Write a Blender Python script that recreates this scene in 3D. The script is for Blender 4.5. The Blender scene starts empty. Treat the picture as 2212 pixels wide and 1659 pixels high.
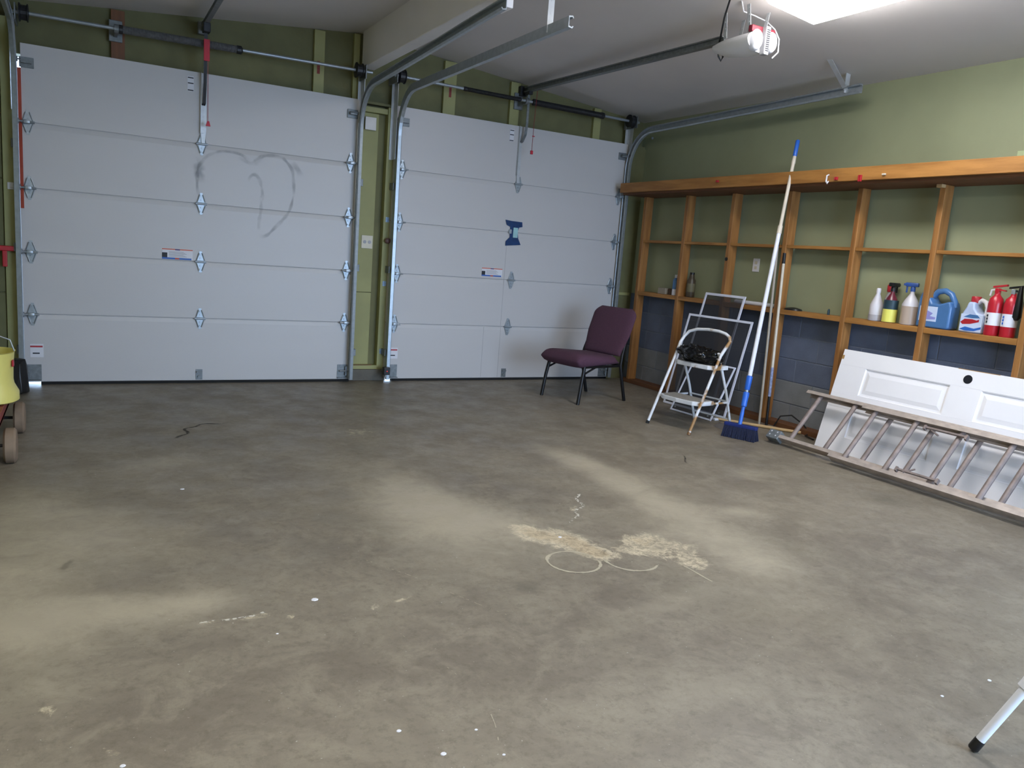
import bpy, bmesh, math, random
import numpy as np
from mathutils import Vector, Matrix, noise
S = bpy.context.scene
C = bpy.data.collections.new('garage'); S.collection.children.link(C)
R = math.radians
rng = random.Random(7)

# ---------------------------------------------------------------- camera
cam = bpy.data.cameras.new('camera'); co = bpy.data.objects.new('camera', cam); C.objects.link(co)
yaw, pitch, roll, FPX = -0.5071, 0.1647, 0.0774, 1687.56
cam.sensor_width = 36.0; cam.lens = FPX / 2212 * 36.0; cam.clip_start = 0.02
cy, sy = math.cos(yaw), math.sin(yaw)
fw = Vector((-sy * math.cos(pitch), cy * math.cos(pitch), -math.sin(pitch)))
r0 = Vector((cy, sy, 0)); u0 = r0.cross(fw)
rr = math.cos(roll) * r0 + math.sin(roll) * u0
uu = -math.sin(roll) * r0 + math.cos(roll) * u0
M = Matrix((rr, uu, -fw)).transposed().to_4x4(); M.translation = Vector((-1.6854, -6.781, 1.2452))
co.matrix_world = M
S.camera = co
# ---------------------------------------------------------------- daylight, exposure
w = bpy.data.worlds.new('overcast_sky'); S.world = w; w.use_nodes = True
bg = w.node_tree.nodes['Background']; bg.inputs[0].default_value = (0.50, 0.70, 1.0, 1); bg.inputs[1].default_value = 15.0
pl = bpy.data.lights.new('doorway_portal', 'AREA'); pl.shape = 'RECTANGLE'; pl.size = 2.8; pl.size_y = 2.3
pl.cycles.is_portal = True
po = bpy.data.objects.new('doorway_portal', pl); C.objects.link(po); po.location = (1.6, -8.3, 1.15); po.rotation_euler = (R(90), 0, 0)
LAMP = 29.0
S.view_settings.view_transform = 'Standard'; S.view_settings.look = 'None'
S.view_settings.exposure = 0.0; S.view_settings.gamma = 1.0; S.view_settings.use_curve_mapping = False

# ---------------------------------------------------------------- materials
def lin(h):
    h = h.lstrip('#'); v = [int(h[i:i+2], 16) / 255 for i in (0, 2, 4)]
    return tuple(x / 12.92 if x <= .04045 else ((x + .055) / 1.055) ** 2.4 for x in v) + (1,)
MATS = {}
def mat(name, col, rough=.5, metal=0, var=.12, scale=14, bump=0, bscale=120, col2=None, stretch=None, emit=0, trans=0, spec=.5):
    if name in MATS: return MATS[name]
    m = bpy.data.materials.new(name); m.use_nodes = True; nt = m.node_tree; N = nt.nodes; L = nt.links
    b = N['Principled BSDF']
    c = lin(col); c2 = lin(col2) if col2 else tuple(max(0, x * (1 - var)) for x in c[:3]) + (1,)
    tc = N.new('ShaderNodeTexCoord'); mp = N.new('ShaderNodeMapping'); L.new(tc.outputs['Object'], mp.inputs[0])
    if stretch: mp.inputs['Scale'].default_value = stretch
    n = N.new('ShaderNodeTexNoise'); n.inputs['Scale'].default_value = scale; n.inputs['Detail'].default_value = 5
    L.new(mp.outputs[0], n.inputs['Vector'])
    rp = N.new('ShaderNodeValToRGB'); rp.color_ramp.elements[0].position = .35; rp.color_ramp.elements[1].position = .65
    rp.color_ramp.elements[0].color = c2; rp.color_ramp.elements[1].color = c
    L.new(n.outputs['Fac'], rp.inputs[0]); L.new(rp.outputs[0], b.inputs['Base Color'])
    b.inputs['Roughness'].default_value = rough; b.inputs['Metallic'].default_value = metal
    b.inputs['Specular IOR Level'].default_value = spec
    if trans: b.inputs['Transmission Weight'].default_value = trans
    if emit:
        b.inputs['Emission Color'].default_value = c; b.inputs['Emission Strength'].default_value = emit
    if bump:
        n2 = N.new('ShaderNodeTexNoise'); n2.inputs['Scale'].default_value = bscale; n2.inputs['Detail'].default_value = 4
        L.new(mp.outputs[0], n2.inputs['Vector'])
        bp = N.new('ShaderNodeBump'); bp.inputs['Strength'].default_value = bump; bp.inputs['Distance'].default_value = .004
        L.new(n2.outputs['Fac'], bp.inputs['Height']); L.new(bp.outputs[0], b.inputs['Normal'])
    MATS[name] = m
    return m
def rust_mat(name, col, rustcol, amt=.6):
    m = mat(name, col, .45, 0, .08, 20)
    nt = m.node_tree; N = nt.nodes; L = nt.links; b = N['Principled BSDF']
    src = b.inputs['Base Color'].links[0].from_socket
    n = N.new('ShaderNodeTexNoise'); n.inputs['Scale'].default_value = 9; n.inputs['Detail'].default_value = 8
    tc = N.new('ShaderNodeTexCoord'); L.new(tc.outputs['Object'], n.inputs['Vector'])
    sep = N.new('ShaderNodeSeparateXYZ'); L.new(tc.outputs['Object'], sep.inputs[0])
    ad = N.new('ShaderNodeMath'); ad.operation = 'MULTIPLY_ADD'; ad.inputs[1].default_value = .55; L.new(sep.outputs['X'], ad.inputs[0]); L.new(n.outputs['Fac'], ad.inputs[2])
    rp = N.new('ShaderNodeValToRGB'); rp.color_ramp.elements[0].position = amt; rp.color_ramp.elements[1].position = amt + .08
    L.new(ad.outputs[0], rp.inputs[0])
    mx = N.new('ShaderNodeMixRGB'); L.new(rp.outputs[0], mx.inputs[0]); L.new(src, mx.inputs[1]); mx.inputs[2].default_value = lin(rustcol)
    L.new(mx.outputs[0], b.inputs['Base Color'])
    return m
def fade_mat(name, col, strength, nscale=25, thresh=.3, grain=None):
    "thin deposit on a surface: opacity from the 'fade' attribute broken up by noise"
    m = bpy.data.materials.new(name); m.use_nodes = True; nt = m.node_tree; N = nt.nodes; L = nt.links
    b = N['Principled BSDF']; b.inputs['Base Color'].default_value = lin(col); b.inputs['Roughness'].default_value = .8
    at = N.new('ShaderNodeAttribute'); at.attribute_name = 'fade'
    n = N.new('ShaderNodeTexNoise'); n.inputs['Scale'].default_value = nscale; n.inputs['Detail'].default_value = 5
    tc = N.new('ShaderNodeTexCoord'); L.new(tc.outputs['Object'], n.inputs['Vector'])
    mr = N.new('ShaderNodeMapRange'); mr.inputs['From Min'].default_value = thresh; mr.inputs['From Max'].default_value = thresh + .3
    L.new(n.outputs['Fac'], mr.inputs['Value'])
    mu = N.new('ShaderNodeMath'); mu.operation = 'MULTIPLY'; L.new(at.outputs['Fac'], mu.inputs[0]); L.new(mr.outputs[0], mu.inputs[1])
    mu2 = N.new('ShaderNodeMath'); mu2.operation = 'MULTIPLY'; mu2.use_clamp = True; L.new(mu.outputs[0], mu2.inputs[0]); mu2.inputs[1].default_value = strength
    if grain is None: L.new(mu2.outputs[0], b.inputs['Alpha'])
    else:                                                   # powdery: covers or leaves bare, grain by grain
        g = N.new('ShaderNodeMath'); g.operation = 'MULTIPLY_ADD'; L.new(n.outputs['Fac'], g.inputs[0]); g.inputs[1].default_value = 1.6; g.inputs[2].default_value = -.8
        h = N.new('ShaderNodeMath'); h.operation = 'ADD'; L.new(g.outputs[0], h.inputs[0]); L.new(at.outputs['Fac'], h.inputs[1])
        k = N.new('ShaderNodeMapRange'); k.inputs['From Min'].default_value = grain; k.inputs['From Max'].default_value = grain + .06; L.new(h.outputs[0], k.inputs['Value'])
        L.new(k.outputs[0], b.inputs['Alpha'])
    MATS[name] = m
    return m

green = mat('olive_paint', '#9f9d68', .6, 0, .15, 3, .2, 60)
green_dk = mat('olive_sheathing', '#716f4a', .75, 0, .2, 4, .3, 40)
green_wall = mat('olive_drywall', '#959a7a', .65, 0, .10, 2.0, .15, 50)
white_ceiling = mat('ceiling_paint', '#d8d2cf', .8, 0, .06, 1.5, .1, 60)
beam_white = mat('beam_paint', '#f0ecec', .6, 0, .05, 2, .1, 40)
door_white = mat('door_enamel', '#c6c3c2', .42, 0, .035, 2.2, .12, 260, stretch=(.25, 1, 1.0))
galv = mat('galvanised_steel', '#aab2b8', .38, .55, .15, 30)
galv_dull = mat('dull_galvanised', '#858a8c', .5, .4, .25, 40)
galv_shade = mat('zinc_strip', '#c4c8cb', .4, .35, .1, 25)
dark_steel = mat('dark_spring_steel', '#3b3c3f', .45, .6, .3, 40)
spring_left = mat('grey_spring_steel', '#76777b', .45, .4, .3, 60)
black = mat('black_plastic', '#151517', .4, 0, .2, 20)
blackgloss = mat('black_plastic_film', '#0c0c0e', .12, 0, .2, 20)
rubber = mat('black_rubber', '#121212', .8, 0, .2, 20)
red = mat('red_plastic', '#b3242f', .4, 0, .12, 12)
red_tag = mat('red_tag', '#c02036', .5, 0, .1, 12)
blue = mat('blue_plastic', '#2a66c8', .35, 0, .1, 12)
navy = mat('blue_bristle', '#101a3c', .8, 0, .4, 90, .8, 200)
pole_white = mat('white_enamel_tube', '#dfe0e8', .3, 0, .05, 12)
cream = mat('cream_pole', '#d8cdbb', .4, 0, .08, 12)
tan = mat('bare_pole', '#a99f90', .5, 0, .1, 12)
wood = mat('shelf_lumber', '#ad7a3e', .55, 0, .2, 9, .2, 60, col2='#8f602c', stretch=(3, .35, 3))
wood_v = mat('post_lumber', '#a97640', .55, 0, .2, 9, .2, 60, col2='#895b2c', stretch=(3, 3, .3))
wood_dk = mat('dark_lumber', '#6d4527', .6, 0, .25, 9, .2, 60, stretch=(3, .35, 3))
wood_brown = mat('brown_stud', '#7c4f30', .6, 0, .25, 9, .2, 60, stretch=(3, 3, .3))
handle_wood = mat('handle_wood', '#c9a878', .5, 0, .15, 8)
block_m = mat('painted_block', '#626c82', .8, 0, .18, 5, .5, 80)
block_b = mat('bare_block', '#83868a', .85, 0, .2, 5, .5, 80)
mortar_m = mat('mortar', '#767d8c', .9, 0, .15, 20)
curb_m = mat('concrete_curb', '#6b675e', .85, 0, .25, 8, .4, 60)
plate_m = mat('outlet_cover', '#cfc6b0', .4, 0, .04, 10)
box_m = mat('box_cover', '#bdbab6', .45, .2, .1, 10)
plum = mat('plum_fabric', '#573749', .9, 0, .22, 160, .5, 400)
chairmetal = mat('chair_metal', '#1d1c1e', .4, .3, .2, 20)
screen_frame = mat('screen_frame', '#e1e2ee', .35, 0, .04, 10)
stool_white = rust_mat('stool_enamel', '#dcdde0', '#9a7446', .61)
tread = mat('stool_tread', '#8e8a83', .85, 0, .25, 60, .4, 200)
alu = mat('weathered_aluminium', '#bcaea3', .5, .2, .25, 16)
alu_r = mat('weathered_shaded_rung', '#93847e', .55, .2, .3, 16)  # darker than the rails: the rungs' shadow side is put into the colour
white_door_m = mat('panel_door_paint', '#f4f2f4', .35, 0, .04, 3)
dirt_m = mat('chipped_wood', '#b58d55', .7, 0, .2, 30)
yellow = mat('yellow_plastic', '#e0d477', .4, 0, .06, 8)
wagon_red = mat('wagon_red', '#8e3a32', .55, 0, .3, 10)
tyre = mat('tan_tyre', '#8c7762', .75, 0, .25, 12)
jug_blue = mat('blue_jug', '#4a74a6', .3, 0, .12, 10)
jug_lt = mat('powder_label', '#c9d7f0', .4, 0, .08, 10)
clear_white = mat('translucent_bottle', '#d6d2d6', .35, 0, .08, 10)
beige_liquid = mat('beige_liquid', '#b3a091', .35, 0, .08, 10)
grey_liq = mat('grey_liquid', '#aaa5a9', .35, 0, .08, 10)
yel_label = mat('yellow_label', '#e6e06a', .5, 0, .06, 10)
teal_label = mat('dark_label', '#263f4a', .5, 0, .2, 10)
maroon = mat('maroon_liquid', '#6b2433', .3, 0, .2, 10)
paper = mat('label_paper', '#dedde2', .6, 0, .03, 10)
ext_red = mat('extinguisher_red', '#b9202f', .3, 0, .12, 8)
orange = mat('label_orange', '#d4562a', .5, 0, .05, 10)
labblue = mat('label_blue', '#2a62b8', .5, 0, .05, 10)
ink = mat('label_ink', '#23242c', .6, 0, .1, 10)
inkgrey = mat('label_grey_print', '#a9a8ae', .6, 0, .1, 60)
tape_blue = mat('blue_tape', '#0e3a6e', .35, 0, .3, 40)
teal_scrap = mat('pale_teal_scrap', '#9ec9cd', .5, 0, .08, 20)
opener_white = mat('opener_cover', '#e6e6e8', .35, 0, .03, 10)
lamp_lens = mat('opener_lens', '#cfcfd2', .3, 0, .02, 10)
fixture_white = mat('fixture_enamel', '#e8e8ea', .4, 0, .03, 10)
gap_glow = mat('orange_gap_glow', '#a8432a', .7, 0, .2, 12)  # orange-red imitates the reddish glow of the door gap
lens_m = mat('lit_fluorescent_lens', '#f8f6f5', .5, 0, .01, 4, emit=LAMP)
led = mat('red_indicator', '#e02020', .5, 0, .02, 4, emit=1.5)
drive_m = mat('driveway_concrete', '#b5b3b8', .9, 0, .15, 3)
mesh_m = bpy.data.materials.new('insect_mesh'); mesh_m.use_nodes = True
_b = mesh_m.node_tree.nodes['Principled BSDF']; _b.inputs['Base Color'].default_value = lin('#3a3a3e'); _b.inputs['Roughness'].default_value = .8; _b.inputs['Alpha'].default_value = .42
smudge_m = fade_mat('heart_smudge', '#8f949c', .34, 8, .30)
crack_dk = fade_mat('dark_crack', '#2c2924', .75, 30, .3)
crack_lt = fade_mat('pale_crack', '#aaa08c', .65, 60, .33, .98)
chalk_m = fade_mat('white_efflorescence', '#c9c4b8', .95, 55, .38, .98)
ring_m = fade_mat('pale_ring', '#b2a994', .8, 70, .22, .64)

# ---------------------------------------------------------------- mesh helpers
class MB:
    def __init__(s): s.bm = bmesh.new()
    def box(s, x0, x1, y0, y1, z0, z1, bev=0, mtx=None):
        g = bmesh.ops.create_cube(s.bm, size=1)['verts']
        sc = Matrix.Diagonal((x1 - x0, y1 - y0, z1 - z0, 1)); tr = Matrix.Translation(((x0 + x1) / 2, (y0 + y1) / 2, (z0 + z1) / 2))
        bmesh.ops.transform(s.bm, matrix=(mtx or Matrix()) @ tr @ sc, verts=g)
        if bev:
            es = list({e for v in g for e in v.link_edges})
            bmesh.ops.bevel(s.bm, geom=es, offset=bev, segments=2, affect='EDGES', profile=.5)
        return s
    def tube(s, pts, r, n=10, cap=True, radii=None):
        pts = [Vector(p) for p in pts]; rings = []
        t0 = (pts[1] - pts[0]).normalized()
        ref = Vector((0, 0, 1)) if abs(t0.z) < .9 else Vector((1, 0, 0))
        a = t0.cross(ref).normalized()
        for i, p in enumerate(pts):
            t = (pts[min(i + 1, len(pts) - 1)] - pts[max(i - 1, 0)]).normalized()
            a = (a - t * a.dot(t)).normalized(); b = t.cross(a); rad = radii[i] if radii else r
            rings.append([s.bm.verts.new(p + (a * math.cos(2 * math.pi * k / n) + b * math.sin(2 * math.pi * k / n)) * rad) for k in range(n)])
        for q0, q1 in zip(rings, rings[1:]):
            for k in range(n): s.bm.faces.new((q0[k], q0[(k + 1) % n], q1[(k + 1) % n], q1[k]))
        if cap: s.bm.faces.new(rings[0][::-1]); s.bm.faces.new(rings[-1])
        return s
    def bar(s, pts, prof):
        "sweep a flat profile list of (side, up) along pts, side = horizontal-ish normal"
        pts = [Vector(p) for p in pts]; rings = []
        for i, p in enumerate(pts):
            t = (pts[min(i + 1, len(pts) - 1)] - pts[max(i - 1, 0)]).normalized()
            side = Vector((1, 0, 0)); side = (side - t * side.dot(t)).normalized(); up = side.cross(t)
            rings.append([s.bm.verts.new(p + side * a + up * b) for a, b in prof])
        n = len(prof)
        for q0, q1 in zip(rings, rings[1:]):
            for k in range(n): s.bm.faces.new((q0[k], q0[(k + 1) % n], q1[(k + 1) % n], q1[k]))
        s.bm.faces.new(rings[0][::-1]); s.bm.faces.new(rings[-1])
        return s
    def lathe(s, prof, c=(0, 0, 0), n=18, mtx=None, sx=1, sy=1):
        rings = []; m = mtx or Matrix(); c = Vector(c)
        for r, z in prof:
            rings.append([s.bm.verts.new(m @ (c + Vector((r * sx * math.cos(2 * math.pi * k / n), r * sy * math.sin(2 * math.pi * k / n), z)))) for k in range(n)])
        for q0, q1 in zip(rings, rings[1:]):
            for k in range(n): s.bm.faces.new((q0[k], q0[(k + 1) % n], q1[(k + 1) % n], q1[k]))
        s.bm.faces.new(rings[0][::-1]); s.bm.faces.new(rings[-1])
        return s
    def prism(s, poly, axis, a, b):
        "extrude polygon along axis (0,1,2); poly gives the two other coordinates in order"
        def P(u, v, t): return {0: (t, u, v), 1: (u, t, v), 2: (u, v, t)}[axis]
        v0 = [s.bm.verts.new(P(u, v, a)) for u, v in poly]; v1 = [s.bm.verts.new(P(u, v, b)) for u, v in poly]; n = len(poly)
        for k in range(n): s.bm.faces.new((v0[k], v0[(k + 1) % n], v1[(k + 1) % n], v1[k]))
        s.bm.faces.new(v0[::-1]); s.bm.faces.new(v1)
        return s
    def hull(s, pts):
        vs = [s.bm.verts.new(p) for p in pts]; bmesh.ops.convex_hull(s.bm, input=vs); return s
    def xf(s, m):
        bmesh.ops.transform(s.bm, matrix=m, verts=s.bm.verts); return s
    def build(s, name, m, parent=None, smooth=False, bevel=0, off=None):
        "off: world position of the parent, taken away from the vertices"
        bmesh.ops.recalc_face_normals(s.bm, faces=s.bm.faces)
        if off is not None: bmesh.ops.translate(s.bm, vec=-Vector(off), verts=s.bm.verts)
        me = bpy.data.meshes.new(name); s.bm.to_mesh(me); s.bm.free(); me.materials.append(m)
        o = bpy.data.objects.new(name, me); C.objects.link(o)
        if parent: o.parent = parent
        if bevel:
            md = o.modifiers.new('edge', 'BEVEL'); md.width = bevel; md.segments = 2; md.limit_method = 'ANGLE'
        if smooth: me.polygons.foreach_set('use_smooth', [True] * len(me.polygons)); me.set_sharp_from_angle(angle=R(40))
        return o
def tag(o, label, cat, group=None):
    o['label'] = label; o['category'] = cat
    if group: o['group'] = group
    return o
def thing(name, label, cat, loc=(0, 0, 0), rotz=0, group=None):
    o = bpy.data.objects.new(name, None); C.objects.link(o); o.location = loc; o.rotation_euler = (0, 0, rotz); o.empty_display_size = .1
    return tag(o, label, cat, group)
def struct(o): o['kind'] = 'structure'; return o
def share(name, me, loc, parent, rot=None):
    o = bpy.data.objects.new(name, me); C.objects.link(o); o.parent = parent; o.location = loc
    if rot: o.rotation_euler = rot
    return o
def ribbon(name, pts, width, m, parent, plane, off=(0, 0, 0), wob=.25, seed=0, lift=.0012):
    "soft-edged flat deposit following a polyline; plane 'floor' -> xy, 'door' -> xz"
    P = []
    for a, b in zip(pts, pts[1:]):
        L = math.hypot(b[0] - a[0], b[1] - a[1]); n = max(2, int(L / .018))
        for i in range(n): P.append((a[0] + (b[0] - a[0]) * i / n, a[1] + (b[1] - a[1]) * i / n))
    P.append(pts[-1])
    for _ in range(4): P = [P[0]] + [((p[0] + 2 * q[0] + s[0]) / 4, (p[1] + 2 * q[1] + s[1]) / 4) for p, q, s in zip(P, P[1:], P[2:])] + [P[-1]]
    vs, fa, al = [], [], []
    for i, p in enumerate(P):
        q0, q1 = P[max(i - 1, 0)], P[min(i + 1, len(P) - 1)]
        tx, ty = q1[0] - q0[0], q1[1] - q0[1]; l = math.hypot(tx, ty) or 1; nx, ny = -ty / l, tx / l
        j = noise.noise(Vector((p[0] * 9 + seed, p[1] * 9, seed))) * wob * width * 2
        wd = width * (.75 + .5 * noise.noise(Vector((p[0] * 23, p[1] * 23, seed + 5))))
        e = min(1, i / 4, (len(P) - 1 - i) / 4)
        for k, a in ((-1, 0), (-.4, 1), (.4, 1), (1, 0)):
            u, v = p[0] + nx * (j + k * wd / 2), p[1] + ny * (j + k * wd / 2)
            vs.append((u - off[0], v - off[1], lift - off[2]) if plane == 'floor' else (u - off[0], -lift - off[1], v - off[2])); al.append(a * e)
        if i:
            for k in range(3):
                b = 4 * i + k; fa.append((b - 4, b - 3, b + 1, b))
    me = bpy.data.meshes.new(name); me.from_pydata(vs, [], fa); me.materials.append(m)
    at = me.attributes.new('fade', 'FLOAT', 'POINT'); at.data.foreach_set('value', al)
    o = bpy.data.objects.new(name, me); C.objects.link(o); o.parent = parent
    return o

# ---------------------------------------------------------------- room shell
XL, XR, YB, YF = -2.62, 3.49, -8.2, 0.05
RIDGE, ZR, SL = .465, 3.0, .1
def ceil_z(x): return ZR - SL * abs(x - RIDGE)

# floor: fine grid carrying stain attributes fixed to floor positions
DUST = [(-1.33,-2.36,3.99,-0.18,1.7,-5.1,0.6),(-1.91,-2.91,5.25,0.27,-0.94,-3.44,0.65),(-1.92,-3.65,4.77,0.31,-0.84,-2.59,0.75),(-1.67,-4.1,2.94,0.07,-1.11,-9.07,0.9),(-1.84,-4.25,6.12,0.32,-3.12,-8.53,0.6),(-1.35,-4.12,9.79,-0.62,0.16,-13.84,0.5),(-0.23,-3.14,3.82,-2.09,-4.36,-1.11,0.55),(-0.1,-3.59,1.94,-1.11,-3.7,-2.56,0.95),(-0.37,-3.9,3.01,-1.53,-2.29,-2.43,0.45),(1.02,-2.89,2.45,-1.92,-6.87,-1.83,0.7),(0.99,-3.28,2.04,-1.89,-6.99,-0.22,0.6),(1.01,-3.71,2.62,-2.64,-5.94,-1.27,0.45),(1.34,-3.92,4.96,-5.12,-5.75,-9.6,0.8),(1.96,-3.37,4.17,-4.33,-4.1,-7.92,0.6),(0.85,-4.53,4.35,-5.03,-3.57,-3.56,0.6),(0.84,-3.96,2.41,-2.12,-1.81,-3.04,0.45),(0.87,-4.28,2.82,-2.97,-3.78,-3.65,0.5),(0.17,-4.69,3.86,-2.28,2.4,-14.04,0.45),(-0.02,-5.21,3.92,-3.34,-2.73,-11.84,0.45),(-0.49,-5.13,9.55,-11.34,-18.52,-6.01,0.35),(-0.5,-5.31,13.54,-9.54,-9.66,-23.97,0.35),(0.74,-5.12,4.05,-9.57,-8.36,3.05,0.3),(3.12,-3.36,1.64,-2.33,-2.16,-1.4,0.3),(-0.51,-2.55,2.53,-0.68,-0.77,-3.42,0.25),(0.59,-4.92,2.6,-3.26,-2.67,-2.86,0.25),(-0.91,-3.45,2.76,-0.61,-1.19,-4.1,0.2),(-1.8,-4.5,9.31,0.37,-3.93,-10.25,0.35),(-1.51,-3.55,4.04,-0.22,-1.22,-3.95,0.4),(-0.98,-5.01,19.36,-6.97,-11.93,-30.14,0.3),(-1.63,-3.24,4.83,-0.09,-1.25,-4.3,0.45)]
CHALK = [(0.16,-3.96,5.99,-4.28,-9.01,-7.53,1.1),(0.23,-4.1,6.55,-6.47,-18.08,-1.28,1.0),(0.25,-4.17,9.91,-7.77,-16.11,-16.49,0.9),(0.51,-4.1,10.93,-7.78,-1.27,-13.74,0.8),(0.61,-4.2,5.2,-4.7,-5.85,-7.11,0.8),(0.6,-4.41,12.31,-12.33,-12.81,-12.94,0.9),(0.47,-4.25,6.42,-5.36,-9.11,-15.4,0.6),(0.08,-3.86,9.24,-6.85,-15.57,-6.16,0.9),(-1.19,-4.29,13.52,-1.08,9.37,-43.83,0.7),(-1.35,-4.28,11.99,-1.01,-6.18,-61.18,0.6),(-1.1,-4.33,66.55,-9.49,3.14,-61.1,0.8),(-0.11,-1.89,7.05,-2.18,-0.98,-5.49,0.55),(-0.71,-4.33,26.3,-7.04,5.6,-48.92,0.7),(-0.81,-4.35,42.9,1.41,52.23,-55.19,0.6),(-1.79,-4.63,32.71,1.29,-17.88,-45.62,0.6),(-1.65,-4.87,29.42,-6.85,-55.05,-49.07,0.8),(-1.88,-4.52,60.74,4.32,-20.72,-53.63,0.5),(0.48,-3.63,27.32,-10.99,20.98,-33.33,0.7)]
DARK = [(-0.21,-4.38,13.8,-8.48,-10.01,-17.05,0.9),(-1.75,-3.65,45.63,10.38,82.3,-44.4,1.3),(-1.76,-3.69,85.92,6.38,15.35,-74.47,1.2),(2.41,-3.99,4.24,-6.17,-4.55,-4.81,0.8),(-1.34,-1.85,1.6,-0.11,-1.12,-5.91,0.3),(0.87,-4.28,5.64,-5.95,-8.09,-7.82,0.35),(-0.92,-3.67,3.28,-0.76,-2.83,-9.24,0.35),(-1.96,-2.35,8.5,0.48,-3.5,-14.97,0.5),(0.55,-0.98,1.27,-0.47,-0.35,-3.02,0.25),(-1.03,-2.43,2.78,-0.4,-1.09,-4.83,0.2),(-0.73,-1.84,1.36,-0.26,-0.74,-4.08,0.2),(-1.08,-4.58,4.41,-1.13,-4.17,-11.27,0.2),(-0.61,-4.82,3.4,-2.56,-6.69,-4.29,0.25),(-0.23,-4.1,4.5,-2.67,-7.19,-7.67,0.25),(0.54,-4.86,6.59,-7.83,-7.93,-8.5,0.2),(0.91,-4.86,2.34,-3.22,-3.52,-3.62,0.2)]
def build_floor():
    d = .016
    xs = np.arange(XL - .1, XR + .12, d); ys = np.concatenate([np.linspace(YB - .1, -7.0, 8)[:-1], np.arange(-7.0, .2, d)])
    X, Y = np.meshgrid(xs, ys); nx, ny = len(xs), len(ys)
    def field(L):
        f = np.zeros_like(X)
        for cx, cy_, a, b, c, e, amp in L:
            dx, dy = X - cx, Y - cy_; f += amp * np.exp(-.7 * ((a * dx + b * dy) ** 2 + (c * dx + e * dy) ** 2))
        return f.ravel().astype(np.float32)
    co_ = np.stack([X.ravel(), Y.ravel(), np.zeros(nx * ny)], 1).astype(np.float32)
    i = np.arange(nx * ny).reshape(ny, nx)
    q = np.stack([i[:-1, :-1], i[:-1, 1:], i[1:, 1:], i[1:, :-1]], -1).reshape(-1, 4).astype(np.int32)
    me = bpy.data.meshes.new('floor'); me.vertices.add(len(co_)); me.vertices.foreach_set('co', co_.ravel())
    me.loops.add(q.size); me.loops.foreach_set('vertex_index', q.ravel()); me.polygons.add(len(q))
    me.polygons.foreach_set('loop_start', np.arange(0, q.size, 4, dtype=np.int32)); me.update(calc_edges=True); me.validate()
    for n, L in (('dust', DUST), ('chalk', CHALK), ('dark', DARK)):
        a = me.attributes.new(n, 'FLOAT', 'POINT'); a.data.foreach_set('value', field(L))
    m = bpy.data.materials.new('stained_concrete'); m.use_nodes = True; nt = m.node_tree; N = nt.nodes; K = nt.links
    b = N['Principled BSDF']; tc = N.new('ShaderNodeTexCoord')
    def nz(scale, det=6, rough=.6, dist=0):
        n = N.new('ShaderNodeTexNoise'); n.inputs['Scale'].default_value = scale; n.inputs['Detail'].default_value = det; n.inputs['Roughness'].default_value = rough
        n.inputs['Distortion'].default_value = dist; K.new(tc.outputs['Object'], n.inputs['Vector']); return n.outputs['Fac']
    def attr(n):
        a = N.new('ShaderNodeAttribute'); a.attribute_name = n; return a.outputs['Fac']
    def math_(op, a, b_, clamp=False):
        x = N.new('ShaderNodeMath'); x.operation = op; x.use_clamp = clamp
        for s_, v in zip(x.inputs, (a, b_)):
            if isinstance(v, (int, float)): s_.default_value = v
            else: K.new(v, s_)
        return x.outputs[0]
    def rng_(v, a, b_, lo=0, hi=1):
        x = N.new('ShaderNodeMapRange'); x.interpolation_type = 'SMOOTHSTEP'; K.new(v, x.inputs['Value'])
        for k, t in (('From Min', a), ('From Max', b_), ('To Min', lo), ('To Max', hi)): x.inputs[k].default_value = t
        return x.outputs[0]
    def mix(f, c1, c2):
        x = N.new('ShaderNodeMixRGB')
        for s_, v in zip(x.inputs, (f, c1, c2)):
            if isinstance(v, (int, float)): s_.default_value = v
            elif isinstance(v, tuple): s_.default_value = v
            else: K.new(v, s_)
        return x.outputs[0]
    col = mix(rng_(nz(1.6, 8, .65, .4), .36, .64), lin('#756c5f'), lin('#837a6b'))
    col = mix(math_('MULTIPLY', rng_(nz(5.5, 9, .75, .5), .42, .66), .6), col, lin('#958c7b'))
    col = mix(math_('MULTIPLY', rng_(nz(26, 8, .8), .46, .68), .5), col, lin('#5c5446'))
    du = math_('MULTIPLY', attr('dust'), math_('ADD', .2, math_('MULTIPLY', nz(5, 9, .75, .8), 1.55)))
    col = mix(math_('MULTIPLY', rng_(du, .06, 1.15), .62), col, lin('#bab09a'))
    dk = math_('MULTIPLY', attr('dark'), math_('ADD', .4, math_('MULTIPLY', nz(9, 7, .7, .5), 1.2)))
    col = mix(math_('MULTIPLY', rng_(dk, .1, 1.1), .55), col, lin('#585347'))
    ch = math_('ADD', attr('chalk'), math_('MULTIPLY', math_('SUBTRACT', nz(11, 10, .76, 1.5), .5), 2.3))
    col = mix(math_('MULTIPLY', math_('MULTIPLY', rng_(ch, .42, .85), rng_(nz(24, 9, .85, .8), .36, .60)), .85), col, lin('#d6c8ab'))
    col = mix(math_('MULTIPLY', rng_(math_('MULTIPLY', attr('chalk'), nz(17, 9, .8, 1.2)), .46, .70), .28), col, lin('#a98d63'))
    col = mix(rng_(nz(75, 2, .5), .735, .76, 0, .5), col, lin('#d2cfc6'))
    K.new(col, b.inputs['Base Color'])
    K.new(rng_(nz(4, 6), .3, .7, .38, .6), b.inputs['Roughness']); b.inputs['Specular IOR Level'].default_value = .4
    bp = N.new('ShaderNodeBump'); bp.inputs['Strength'].default_value = .12; bp.inputs['Distance'].default_value = .003; K.new(nz(60, 6), bp.inputs['Height']); K.new(bp.outputs[0], b.inputs['Normal'])
    me.materials.append(m)
    o = bpy.data.objects.new('floor', me); C.objects.link(o); return struct(o)
floor = build_floor()
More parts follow.
